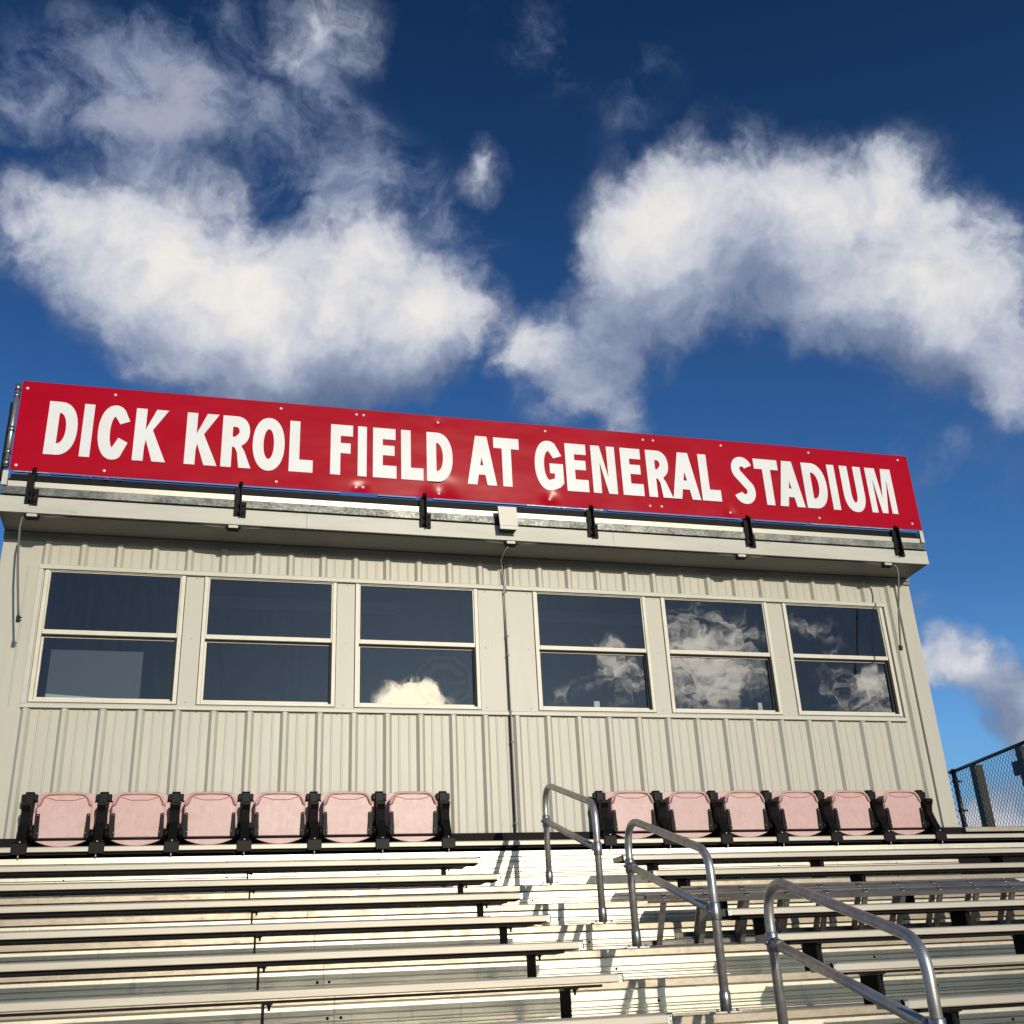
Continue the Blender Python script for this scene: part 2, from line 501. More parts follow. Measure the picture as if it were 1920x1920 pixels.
M['board'] = mat('shade_darkened_board', (.085, .092, .105), .6, 0)  # board colour darkened to imitate the shade on it
M['boardlit'] = mat('sunlit_board_bottom', (.62, .62, .60), .6, 0)  # sunlight on the bottom of the board, put into the colour
M['under'] = mat('underside_shade_aluminium', (.10, .085, .07), .6, .5)  # shade under the bench planks, put into a darker colour
M['dark'] = mat('black_rubber', (.006, .006, .006), .7, 0)
M['skyblue'] = mat('painted_sky_gap', (.10, .16, .42), .4, .1)  # blue of the sky under the sign, put into the colour

mg = bpy.data.materials.new('window_glass')
mg.use_nodes = True
g = NT(mg.node_tree)
g.n.remove(g.n['Principled BSDF'])
tr = g.node('ShaderNodeBsdfTransparent')
tr.inputs[0].default_value = (.68, .76, .82, 1)
gl = g.node('ShaderNodeBsdfGlossy')
gl.inputs['Roughness'].default_value = 0.0
gl.inputs['Color'].default_value = (.95, .97, 1, 1)
fr = g.node('ShaderNodeFresnel')
fr.inputs[0].default_value = 1.75
gp = g.node('ShaderNodeNewGeometry').outputs['Position']
bp = g.node('ShaderNodeBump')
bp.inputs['Strength'].default_value = .6
bp.inputs['Distance'].default_value = .0012
g.put(bp.inputs['Height'], g.noise(g.vec('MULTIPLY', gp, (1, 1, .6)), 3.2, 2, .5))
g.put(gl.inputs['Normal'], bp.outputs[0])
mx = g.node('ShaderNodeMixShader')
g.put(mx.inputs[0], fr.outputs[0])
g.l.new(tr.outputs[0], mx.inputs[1])
g.l.new(gl.outputs[0], mx.inputs[2])
# thin film of dust and streaks on the outside
df = g.node('ShaderNodeBsdfDiffuse')
df.inputs[0].default_value = (.55, .56, .55, 1)
du = g.math('MULTIPLY', g.remap(g.noise(g.vec('MULTIPLY', gp, (5, 1, .9)), 4, 6, .7), .40, .85), .025)
du2 = g.math('MULTIPLY', g.remap(g.noise(g.vec('MULTIPLY', gp, (14, 1, 5)), 5, 6, .7), .70, .80), .10)
mx2 = g.node('ShaderNodeMixShader')
g.put(mx2.inputs[0], g.math('ADD', g.math('ADD', du, du2), .008))
g.l.new(mx.outputs[0], mx2.inputs[1])
g.l.new(df.outputs[0], mx2.inputs[2])
g.l.new(mx2.outputs[0], g.n['Material Output'].inputs[0])
M['glass'] = mg


def grassfn(t, b, pos):
    c = t.ramp(t.noise(pos, .8, 6, .7), [(.3, (.035, .045, .022)), (.7, (.06, .07, .035))])
    t.put(b.inputs['Base Color'], c)


M['grass'] = mat('grass', (.05, .08, .03), .9, 0, fn=grassfn)
M['asphalt'] = mat('asphalt', (.075, .080, .090), .9, 0, [((1, 1, 1), 4, 6, (.050, .055, .062), .35, .65)])

# ------------------------------------------------------------------ ground
GZ = -1.62
g1 = MB().add([(-600, -600, GZ), (600, -600, GZ), (600, 600, GZ), (-600, 600, GZ)], [(0, 1, 2, 3)])
tagp(part('ground', g1, M['grass']), kind='structure')
g2 = MB().add([(-60, -34, GZ + .006), (60, -34, GZ + .006), (60, -8.2, GZ + .006), (-60, -8.2, GZ + .006)], [(0, 1, 2, 3)])
tagp(part('path', g2, M['asphalt']), kind='structure')

# ------------------------------------------------------------------ bleacher stand (treads and risers)
RUN, RISE = .61, .1877
NY, NZ = -.9278, .8121            # nose of the top tread
SY, SZ = -.9537, 1.0273           # front top edge of the first bench
XL, XR = -6.5, 13.0
SEAM = 2.262
stand = thing('bleacher_stand', 'stepped aluminium bleacher stand with worn treads and ribbed risers below the press box', 'bleachers', (4.2, -4.5, GZ))


def riser_profile(y, ztop, zbot):
    """front outline from top to bottom of the ribbed riser boards"""
    h = ztop - zbot
    pts = [(0.0, 0), (.042, 0), (.0422, .036), (.0492, .036), (.0494, 0), (.073, 0), (.0732, .036), (.080, .036), (.0802, -.004), (.087, -.004), (.0872, .036),
           (.094, .036), (.0942, 0), (.108, 0), (.1082, .036), (.115, .036), (.1152, -.004), (.122, -.004), (.1222, .034), (.129, .034), (.1292, 0)]
    out = [(y, ztop)]
    z = 0.0
    k = 0
    while True:
        for (dz, dy) in pts:
            if k + dz >= h:
                out.append((y, zbot))
                return out
            out.append((y + dy, ztop - k - dz))
        k += .145


SPANS = [(XL, SEAM - .0015), (SEAM + .0015, 7.2), (7.203, XR)]
for n in range(0, 13):
    ny, nz = NY - RUN * n, NZ - RISE * n
    back = ny + RUN + .05
    mb, rb = MB(), MB()
    for (a, b_) in SPANS:
        prof = [(ny, nz - .006), (ny + .003, nz), (back, nz), (back, nz - .03), (ny + .03, nz - .03), (ny + .03, nz - .044), (ny + .002, nz - .044), (ny, nz - .042)]
        mb.prism(prof, a, b_, 'x')
        ry = ny + .012
        zb = nz - RISE + .001
        q = riser_profile(ry, nz - .054, zb)
        q += [(ry + .048, zb), (ry + .048, nz - .0465), (ry + .036, nz - .0465), (ry + .036, nz - .054)]
        rb.prism(q, a, b_, 'x')
    part('tread', mb, M['tread'], stand)
    rp = part('riser', rb, M['riser'], stand)
    sb = MB()
    for j in range(8):
        for off in ((0,) if j != 3 else (-.035, .035)):
            x = .42 + 1.83 * (j - 2) + .02 * (n % 3) + off
            if abs(x - SEAM) > .5 or j == 3:
                sb.dome((x if j != 3 else SEAM + off, ry - .0005, nz - .054 - .061), .0085, .006)
    part('bolt_row', sb, M['darksteel'], rp)
# tall riser behind the top tread, under the chair row
rb = MB()
for (a, b_) in SPANS:
    q = riser_profile(-.325, 1.150, 1.0575) + [(-.275, 1.0575), (-.275, 1.150)]
    rb.prism(q, a, b_, 'x')
    q = riser_profile(-.325, 1.057, .8125) + [(-.275, .8125), (-.275, 1.057)]
    rb.prism(q, a, min(b_, 8.5), 'x')
rp = part('back_riser', rb, M['riser'], stand)
bm_ = MB()
for j in range(7):
    for z in (1.10, .985, .87):
        bm_.dome((-.1 + 1.22 * j + .6, -.3255, z), .007, .005)
part('bolt_row', bm_, M['darksteel'], rp)
bm_ = MB().box(XL, XR, -.20, -.12, .75, 1.17)
part('support_beam', bm_, M['darksteel'], stand)
# raking stringers below, carrying the treads
for x in (-4.6, -1.5, 1.6, 4.7, 7.8, 10.9):
    st = MB().prism([(-.35, .60), (-8.25, -1.60), (-8.0, -1.62), (-7.6, -1.62), (-.35, .35)], x - .04, x + .04, 'x')
    part('stringer', st, M['darksteel'], stand)
    st = MB().box(x - .05, x + .05, -.5, -.4, GZ, .5)
    part('stand_leg', st, M['darksteel'], stand)


def bench(i, side, x0, x1, brackets, label, grp, y0=None, z0=None, ends=(False, False)):
    y = SY - RUN * i if y0 is None else y0
    z = SZ - RISE * i if z0 is None else z0
    t = thing('bench', label, 'bench', ((x0 + x1) / 2, y + .12, z - .2), grp)
    d = .245
    t_ = .041
    prof = [(y, z - t_ + .003), (y, z - .008), (y + .003, z - .0025), (y + .009, z)]
    k = .028
    while k < d - .02:
        prof += [(y + k, z), (y + k + .001, z - .0025), (y + k + .006, z - .0025), (y + k + .007, z)]
        k += .024
    prof += [(y + d - .006, z), (y + d, z - .006), (y + d, z - t_), (y + d - .004, z - t_), (y + d - .004, z - .006),
             (y + d * .55, z - .006), (y + d * .55, z - t_ + .006), (y + d * .52, z - t_ + .006), (y + d * .52, z - .006),
             (y + .006, z - .006), (y + .006, z - t_ + .004), (y + .022, z - t_ + .004), (y + .022, z - t_), (y + .002, z - t_)]
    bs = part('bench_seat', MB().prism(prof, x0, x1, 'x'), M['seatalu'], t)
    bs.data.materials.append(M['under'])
    for p_ in bs.data.polygons:  # underside faces take the darker colour that imitates shade
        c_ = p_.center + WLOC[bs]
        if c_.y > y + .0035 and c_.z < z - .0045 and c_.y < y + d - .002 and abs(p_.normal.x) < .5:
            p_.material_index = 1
    part('under_shade_strip', MB().prism([(y + .030, z - t_ - .0195), (y + .030, z - t_ - .0072), (y + .215, z - t_ - .0072), (y + .215, z - t_ - .0195)], x0 + (.10 if ends[0] else 0), x1 - (.10 if ends[1] else 0), 'x'), M['darksteel'], t)  # near-black strip added to deepen the shade band under the plank
    for e, x in zip(ends, (x0, x1)):
        if e:
            sgn = 1 if x == x1 else -1
            lo, hi = (x, x + .006) if sgn > 0 else (x - .006, x)
            c = MB().prism([(y - .002, z - t_ - .001), (y - .002, z - .007), (y + .006, z + .002), (y + d, z + .002), (y + d + .002, z - t_ - .001)], lo, hi, 'x')
            c.prism([(y - .002, z - t_ - .001), (y - .002, z - .006), (y + .004, z + .0015), (y + .022, z + .0015), (y + .022, z - t_ - .001)], lo - (0 if sgn < 0 else .022), hi + (.022 if sgn < 0 else 0), 'x')
            c.dome((x + sgn * -.008, y - .002, z - .012), .004, .003)
            c.dome((x + sgn * -.008, y - .002, z - .031), .004, .003)
            part('end_cap', c, M['collar'], t)
    # brackets reach down to the tread below the bench
    zt = z - (SZ - NZ) if y0 is None else z - .07
    for bx in brackets:
        if not (x0 - .3 < bx < x1 + .3):
            continue
        c = MB()
        c.prism([(y + .050, z - t_ - .0265), (y + .225, z - t_ - .0265), (y + .225, zt - .14), (y + .165, zt - .16), (y + .152, zt - .010), (y + .062, zt - .010), (y + .050, zt + .01)], bx - .003, bx + .003, 'x')
        c.box(bx + .0031, bx + .030, y + .046, y + .052, zt - .005, z - t_ - .0265) if bx > 4 else None
        c.box(bx - .004, bx + .040, y + .026, y + .235, z - t_ - .026, z - t_ - .0200)
        c.tube([(bx + .024, y + .045, z - t_ - .026), (bx + .024, y + .045, z - t_ - .052)], .0065, 6)
        c.tube([(bx + .024, y + .045, z - t_ - .026), (bx + .024, y + .045, z - t_ - .034)], .011, 6)
        part('bench_bracket', c, M['darksteel'], t)
    return t


ORD = ['topmost', 'second', 'third', 'fourth', 'fifth', 'sixth', 'seventh', 'eighth', 'ninth']
LBR = [3.38 - 1.83 * k + .3 * 0 for k in range(6)]
RBR = [5.155, 6.690, 8.54, 10.06, 11.6]

for i in range(9):
    zone = 'below the pink chairs' if i < 4 else 'towards the bottom of the stand'
    bench(i, 'l', XL, 3.654, [3.385, 1.865, .015, -1.5, -3.35, -4.9], '%s aluminium bench plank left of the aisle, %s' % (ORD[i], zone), 'bench planks left of the aisle', ends=(False, True))
    bench(i, 'r', 4.868, XR, RBR, '%s aluminium bench plank right of the aisle, %s' % (ORD[i], zone), 'bench planks right of the aisle', ends=(True, False))
# the long plank carrying the pink chairs
CHZ = 1.238
top = bench(0, 't', XL, XR, [.69 - .02, 1.75, 3.9, 6.3, 7.95, 9.6, -1.5], 'long aluminium plank at the foot of the press box carrying both rows of pink chairs', 'top plank', y0=-.344, z0=CHZ)
del top['group']

# ------------------------------------------------------------------ press box
PB = thing('press_box', 'cream ribbed metal press box with six dark sash windows and overhanging flat roof', 'press box', (4.2, 1.3, 1.34))
BX0, BX1 = -.36, 8.82
WB, WT = 2.43, 3.685          # window band


def rib_outline(x0, x1):
    pts = [(x0, 0.0)]
    for k in range(-1, 30):
        xc = .3048 * k + .012
        if xc - .05 <= x0 or xc + .05 >= x1:
            continue
        for mx_ in (.1016, .2032):
            pass
        pts += [(xc - .040, 0), (xc - .014, -.030), (xc + .016, -.030), (xc + .042, 0)]
        for dx in (.1095, .2025):
            q = xc + dx
            if q + .012 < x1:
                pts += [(q - .010, 0), (q - .004, -.0035), (q + .004, -.0035), (q + .010, 0)]
    pts.append((x1, 0.0))
    return pts


JX = 4.215


def rib_panel(z0, z1, name):
    mb = MB()
    mb.strip(rib_outline(-.20, JX - .012)[::1], z0, z1)
    mb.strip(rib_outline(JX + .012, 8.66), z0, z1)
    mb.box(JX - .014, JX + .014, .010, .03, z0, z1)
    return part(name, mb, M['panel'], PB)


wl = rib_panel(1.345, WB, 'ribbed_wall')
wu = rib_panel(WT, 3.930, 'ribbed_wall')
sc = MB()
for k in range(0, 29):
    xc = .3048 * k + .012
    if k in (2, 5, 8, 11, 17, 20, 23, 26):
        sc.dome((xc, -.030, 3.895), .0065, .005)
    sc.dome((xc + .155, 0, 3.90 - .004 * (k % 2)), .0065, .006)
part('screw_row', sc, M['screw'], wu)
sc = MB()
for k in range(0, 29):
    xc = .3048 * k + .012
    if k in (2, 5, 8, 11, 17, 20, 23, 26):
        sc.dome((xc, -.030, 2.395), .0065, .005)
    sc.dome((xc + .155, 0, 2.395), .0065, .006)
    if k % 4 == 1:
        sc.dome((xc + .12, 0, 1.42), .0065, .006)
part('screw_row', sc, M['screw'], wl)
# flat panels round the windows
GX = [(.067, 1.168), (1.430, 2.535), (2.806, 3.893), (4.549, 5.641), (5.905, 6.999), (7.276, 8.374)]
GZ0, GZ1 = 2.508, 3.636
FW = .047
mb = MB()
edges = [-.015] + [q for (a, b_) in GX for q in (a - FW - .006, b_ + FW + .006)] + [8.46]
for j in range(0, len(edges), 2):
    a, b_ = edges[j], edges[j + 1]
    if a < JX < b_:
        mb.box(a, JX - .006, -.006, .06, WB + .001, WT - .001)
        mb.box(JX + .006, b_, -.006, .06, WB + .001, WT - .001)
    else:
        mb.box(a, b_, -.006, .06, WB + .001, WT - .001)
for (a, b_) in GX:
    mb.box(a - FW - .006, b_ + FW + .006, -.004, .06, WB + .001, GZ0 - FW - .004)
    mb.box(a - FW - .006, b_ + FW + .006, -.004, .06, GZ1 + FW - .006, WT - .001)
mb.box(BX0, -.20, -.008, .06, 1.345, 3.985)
mb.box(8.66, BX1, -.008, .06, 1.345, 3.985)
mb.box(8.635, 8.662, -.030, -.004, 1.345, 3.985)
mb.box(-.20, -.015, .004, .06, WB, WT)
mb.box(8.46, 8.66, .004, .06, WB, WT)
wp = part('flat_wall_panel', mb, M['panel'], PB)
# the ribbed strips beside the window band (left and right of it)
mb2 = MB()
mb = MB()
mb.strip([(-.20, 0), (-.135, 0), (-.129, -.0035), (-.121, -.0035), (-.115, 0), (-.015, 0)], WB, WT)
mb2.strip([(8.46, 0), (8.506, 0), (8.532, -.030), (8.562, -.030), (8.588, 0), (8.66, 0)], WB, WT)
part('ribbed_wall', mb, M['panel'], PB)
part('ribbed_wall', mb2, M['panel'], PB)
sc = MB()
for j in range(0, len(edges), 2):
    a, b_ = edges[j], edges[j + 1]
    if b_ - a > .12:
        for xx in ((a + b_) / 2,) if b_ - a < .4 else (a + .06, b_ - .06):
            for z in (3.63, 3.06, 2.48):
                sc.dome((xx + .02 * (z - 3), -.0062, z), .0065, .004)
part('screw_row', sc, M['screw'], wp)
# trims above and below the band
for (z0, z1, yf, nm) in ((WT - .032, WT + .012, -.040, 'head_flashing'), (WB - .022, WB + .016, -.040, 'sill_flashing')):
    mb = MB()
    for (a, b_) in ((-.028, JX - .008), (JX + .008, 8.468)):
        mb.prism([(yf, z0), (yf, z1 - .008), (yf + .008, z1), (-.0065, z1), (-.0065, z0 + .003), (yf + .003, z0 + .003), (yf + .003, z0)][::1], a, b_, 'x')
    part(nm, mb, M['trim'], PB)
part('jamb_flashing', MB().box(-.030, .005, -.034, -.0065, WB + .017, WT - .033), M['trim'], PB)
part('jamb_flashing', MB().box(8.437, 8.47, -.034, -.0065, WB + .017, WT - .033), M['trim'], PB)
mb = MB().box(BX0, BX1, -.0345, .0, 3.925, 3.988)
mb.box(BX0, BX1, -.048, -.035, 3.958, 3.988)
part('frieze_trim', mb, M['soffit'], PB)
# base channel
mb = MB().box(BX0, BX1, -.045, .05, 1.235, 1.343)
part('base_channel', mb, M['darksteel'], PB)
# side walls, back wall, floor, ceiling, roof
mb = MB()
mb.box(BX0, BX0 + .05, .061, 2.7, 1.343, 3.985)
mb.box(BX1 - .05, BX1, .061, 2.7, 1.343, 3.985)
mb.box(BX0 + .051, BX1 - .051, 2.64, 2.7, 1.343, 3.985)
part('rear_wall', mb, M['panel'], PB)
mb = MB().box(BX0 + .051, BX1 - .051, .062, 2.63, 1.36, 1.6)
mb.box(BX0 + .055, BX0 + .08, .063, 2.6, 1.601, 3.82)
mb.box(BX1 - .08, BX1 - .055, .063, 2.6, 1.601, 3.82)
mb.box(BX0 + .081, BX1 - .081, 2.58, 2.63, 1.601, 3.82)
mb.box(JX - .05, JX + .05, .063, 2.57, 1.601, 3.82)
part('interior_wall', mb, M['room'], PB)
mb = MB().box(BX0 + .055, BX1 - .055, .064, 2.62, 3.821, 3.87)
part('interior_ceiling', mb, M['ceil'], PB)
for (a, b_, y0, y1) in ((1.3, 3.35, .95, 1.12), (4.62, 6.6, 1.0, 1.16)):
    part('strip_light', MB().box(a, b_, y0, y1, 3.75, 3.8205), M['lamp'], PB)
for (a, b_) in ((0.0, 4.1), (4.3, 8.6)):
    part('counter', MB().box(a, b_, .13, .75, 2.20, 2.24), M['counter'], PB)

# windows
for wi, (a, b_) in enumerate(GX):
    ft = MB()
    o = FW
    # outer frame: four mitre-free bars
    yo = -.020
    ft.box(a - o, a - .012, yo, .055, GZ0 - o, GZ1 + .030)
    ft.box(b_ + .012, b_ + o, yo, .055, GZ0 - o, GZ1 + .030)
    ft.box(a - .012, b_ + .012, yo, .055, GZ0 - o, GZ0 - .022)
    ft.box(a - .012, b_ + .012, yo, .055, GZ1 + .008, GZ1 + .030)
    wobj = part('window', ft, M['frame'], PB, bevel=.003)
    zm = 3.085
    us = MB()     # upper sash, near the outside
    us.box(a - .0115, a, -.006, .022, zm - .02, GZ1 + .0075)
    us.box(b_, b_ + .0115, -.006, .022, zm - .02, GZ1 + .0075)
    us.box(a, b_, -.006, .022, GZ1, GZ1 + .0075)
    us.box(a, b_, -.010, .022, zm - .022, zm + .018)
    part('upper_sash', us, M['frame'], wobj, bevel=.002)
    ls = MB()     # lower sash, set back
    ls.box(a - .0115, a + .006, .026, .052, GZ0 - .0215, zm - .005)
    ls.box(b_ - .006, b_ + .0115, .026, .052, GZ0 - .0215, zm - .005)
    ls.box(a + .006, b_ - .006, .022, .052, GZ0 - .0215, GZ0 + .004)
    ls.box(a + .006, b_ - .006, .026, .052, zm - .045, zm - .018)
    part('lower_sash', ls, M['frame'], wobj, bevel=.002)
    gu = MB().add([(a, .008, zm), (b_, .008, zm), (b_, .008, GZ1), (a, .008, GZ1)], [(0, 1, 2, 3)])
    part('pane', gu, M['glass'], wobj)
    gd = MB().add([(a, .038, GZ0 - .01), (b_, .038, GZ0 - .01), (b_, .038, zm - .03), (a, .038, zm - .03)], [(0, 1, 2, 3)])
    part('pane', gd, M['glass'], wobj)
    ga = MB().box(b_ - .0055, b_ + .0112, -.004, .024, GZ0 - .0205, zm - .0225)
    part('gasket', ga, M['dark'], wobj)
    ga = MB().box(a - .0112, b_ - .0056, .0225, .0255, zm - .040, zm - .0225)
    part('gasket', ga, M['dark'], wobj)

# things inside, right behind the panes
ob = part('board', MB().box(.135, .90, .10, .115, 2.30, 2.955), M['board'])
tagp(ob, 'dim rectangular board standing inside the lower left of the leftmost window', 'board')
WLOC[ob] = Vector((0, 0, 0))
part('sunlit_strip', MB().prism([(.135, 2.30), (.90, 2.30), (.90, 2.515), (.135, 2.56)], .094, .0995, 'y'), M['boardlit'], ob)  # bright strip painted as sun reaching the foot of the board
ob = part('small_block', MB().box(5.085, 5.145, .075, .095, 2.40, 2.585), M['beige'], bevel=.004)
tagp(ob, 'pale upright block on the sill inside the fourth window from left', 'block')
ob = part('paper_slip', MB().box(6.885 - .05, 6.88, .075, .09, 2.40, 2.60).xform(Matrix.Identity(4)), M['beige'])
tagp(ob, 'small cream slip standing on the sill inside the fifth window from left', 'slip')

# ghost of an octagonal sticker on the third window's lower pane
def octo(cx, cz, rx, rz, c=.42):
    return [(cx - rx * c, cz + rz), (cx + rx * c, cz + rz), (cx + rx, cz + rz * c), (cx + rx, cz - rz * c), (cx + rx * c, cz - rz), (cx - rx * c, cz - rz), (cx - rx, cz - rz * c), (cx - rx, cz + rz * c)]


def film(name, base, alpha):
    m = bpy.data.materials.new(name)
    m.use_nodes = True
    t = NT(m.node_tree)
    b = t.n['Principled BSDF']
    b.inputs['Base Color'].default_value = (*base, 1)
    b.inputs['Roughness'].default_value = .6
    b.inputs['Alpha'].default_value = alpha
    return m


M['film'] = film('faint_adhesive_film', (.34, .32, .36), .045)
mb = MB()
A, B = octo(3.60, 2.73, .27, .25), octo(3.60, 2.73, .235, .215)
V = [(x, .034, z) for x, z in A] + [(x, .034, z) for x, z in B]
mb.add(V, [(k, (k + 1) % 8, 8 + (k + 1) % 8, 8 + k) for k in range(8)])
A, B = octo(3.60, 2.73, .20, .18), octo(3.60, 2.73, .135, .115)
V = [(x, .034, z) for x, z in A] + [(x, .034, z) for x, z in B]
mb.add(V, [(k, (k + 1) % 8, 8 + (k + 1) % 8, 8 + k) for k in range(8) if k not in (2,)])
mb.add([(3.60, .0345, 2.70), (3.80, .0345, 2.70), (3.80, .0345, 2.745), (3.60, .0345, 2.745)], [(0, 1, 2, 3)])
ob = part('window_sticker', mb, M['film'])
tagp(ob, 'faint ghost of an octagonal sticker on the lower pane of the third window', 'sticker')

# roof, soffit, fascia
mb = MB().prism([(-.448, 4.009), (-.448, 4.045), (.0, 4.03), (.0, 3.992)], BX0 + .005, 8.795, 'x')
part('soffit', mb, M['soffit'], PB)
mb = MB().box(BX0 + .03, 8.78, -.42, 2.95, 4.05, 4.33)
part('roof', mb, M['darksteel'], PB)
mb = MB()
for (a, b_) in ((BX0, 2.249), (2.252, 5.235), (5.238, 8.80)):
    mb.prism([(-.450, 4.003), (-.450, 4.150), (-.440, 4.154), (-.421, 4.154), (-.421, 4.10), (-.430, 4.010), (-.430, 4.003)], a, b_, 'x')
part('fascia', mb, M['fascia'], PB)
mb = MB()
for (a, b_) in ((BX0 + .005, 1.9), (1.902, 5.06), (5.062, 8.79)):
    mb.prism([(-.457, 4.166), (-.459, 4.168), (-.459, 4.236), (-.457, 4.238), (-.421, 4.238), (-.421, 4.166)], a, b_, 'x')
part('galvanised_strip', mb, M['galv'], PB)
mb = MB().prism([(-.445, 4.246), (-.4535, 4.293), (-.421, 4.293), (-.421, 4.246)], BX0 + .05, 8.745, 'x')
part('drip_edge', mb, M['gutter'], PB)
part('end_trim', MB().box(BX0, BX0 + .045, -.468, -.421, 4.245, 4.382), M['trim'], PB)
part('end_trim', MB().box(8.752, 8.793, -.468, -.421, 4.245, 4.382), M['trim'], PB)
mb = MB().box(BX0 + .06, 8.74, -.430, -.395, 4.297, 4.370)
part('parapet_tube', mb, M['black'], PB)

# ------------------------------------------------------------------ sign
SG = thing('stadium_sign', 'long glossy red sign with white capital letters mounted above the press box roof', 'sign', (4.24, -.45, 4.09))
SX0, SX1, SZ0, SZ1, SYP = -.311, 8.789, 4.388, 5.283, -.470
DENTS = [(3.492, 4.452, .135, .027), (4.60, 4.462, .07, .014), (2.70, 4.447, .045, .006), (2.76, 4.452, .045, .006), (6.541, 4.448, .05, .006), (3.492, 5.213, .03, .003), (6.0, 4.62, .30, .006), (7.1, 4.70, .25, .006), (5.1, 4.62, .25, .006)]


def dent(x, z):
    s = 0
    for (a, b_, r, h) in DENTS:
        q = ((x - a) ** 2 + (z - b_) ** 2) / (r * r)
        if q < 12:
            s += h * math.exp(-q)
    # rim of the sheet curls a little between fixings
    s += .0025 * sin(x * 2.1 + .6) * (1 - (z - SZ0) / (SZ1 - SZ0)) ** 2
    return s


def sheet(x0, x1, yo):
    mb = MB()
    nx = int((x1 - x0) / .022)
    nz = 40
    for j in range(nz + 1):
        for i in range(nx + 1):
            x = x0 + (x1 - x0) * i / nx
            z = SZ0 + (SZ1 - SZ0) * j / nz
            mb.v.append((x, yo + dent(x, z), z))
    for j in range(nz):
        for i in range(nx):
            q = j * (nx + 1) + i
            mb.f.append([q, q + 1, q + nx + 2, q + nx + 1])
            mb.sm.append(True)
    n0 = len(mb.v)
    front = list(mb.v)
    mb.v += [(x, y + .003, z) for x, y, z in mb.v[:n0]]
    for j in range(nz):
        for i in range(nx):
            q = n0 + j * (nx + 1) + i
            mb.f.append([q, q + nx + 1, q + nx + 2, q + 1])
            mb.sm.append(True)
    ring = [i for i in range(nx + 1)] + [j * (nx + 1) + nx for j in range(1, nz + 1)] + [nz * (nx + 1) + i for i in range(nx - 1, -1, -1)] + [j * (nx + 1) for j in range(nz - 1, 0, -1)]
    for k in range(len(ring)):
        a, b_ = front[ring[k]], front[ring[(k + 1) % len(ring)]]
        mb.add([b_, a, (a[0], a[1] + .003, a[2]), (b_[0], b_[1] + .003, b_[2])], [(0, 1, 2, 3)])
    return mb


part('sign_sheet', sheet(SX0, 2.7225, SYP), M['red'], SG)
part('sign_sheet', sheet(2.7185, 5.7175, SYP - .0008), M['red'], SG)
part('sign_sheet', sheet(5.7145, SX1, SYP), M['red'], SG)
# strips along the sheet's lower edge; the blue ones imitate sky in the gap
for (a, b_) in ((.02, 2.55), (2.9, 3.27), (3.43, 4.35), (5.2, 6.64), (6.80, 7.4)):
    part('edge_strip', MB().box(a, b_, SYP + .006, SYP + .034, SZ0 - .013, SZ0 - .001), M['skyblue'], SG)
for (a, b_) in ((-.27, 0.01), (4.36, 5.15), (7.45, 8.55)):
    part('edge_strip', MB().box(a, b_, SYP + .008, SYP + .034, SZ0 - .009, SZ0 - .001), M['collar'], SG)

LH, LS, LT = .534, .094, .119
LZ0 = 4.560


def se(cx, cy, rx, ry, a0, a1, n=2.25, k=18):
    out = []
    for i in range(k + 1):
        a = radians(a0 + (a1 - a0) * i / k)
        c, s = cos(a), sin(a)
        out.append((cx + rx * abs(c) ** (2 / n) * (1 if c >= 0 else -1), cy + ry * abs(s) ** (2 / n) * (1 if s >= 0 else -1)))
    return out


def offset_stroke(path, sx, sy, n=None):
    P = [Vector((x / sx, y / sy)) for x, y in path]
    L, R_ = [], []
    for i, p in enumerate(P):
        t = (P[min(i + 1, len(P) - 1)] - P[max(i - 1, 0)]).normalized()
        nn = Vector((-t.y, t.x)) * .5
        L.append(((p + nn).x * sx, (p + nn).y * sy))
        R_.append(((p - nn).x * sx, (p - nn).y * sy))
    return L + R_[::-1]


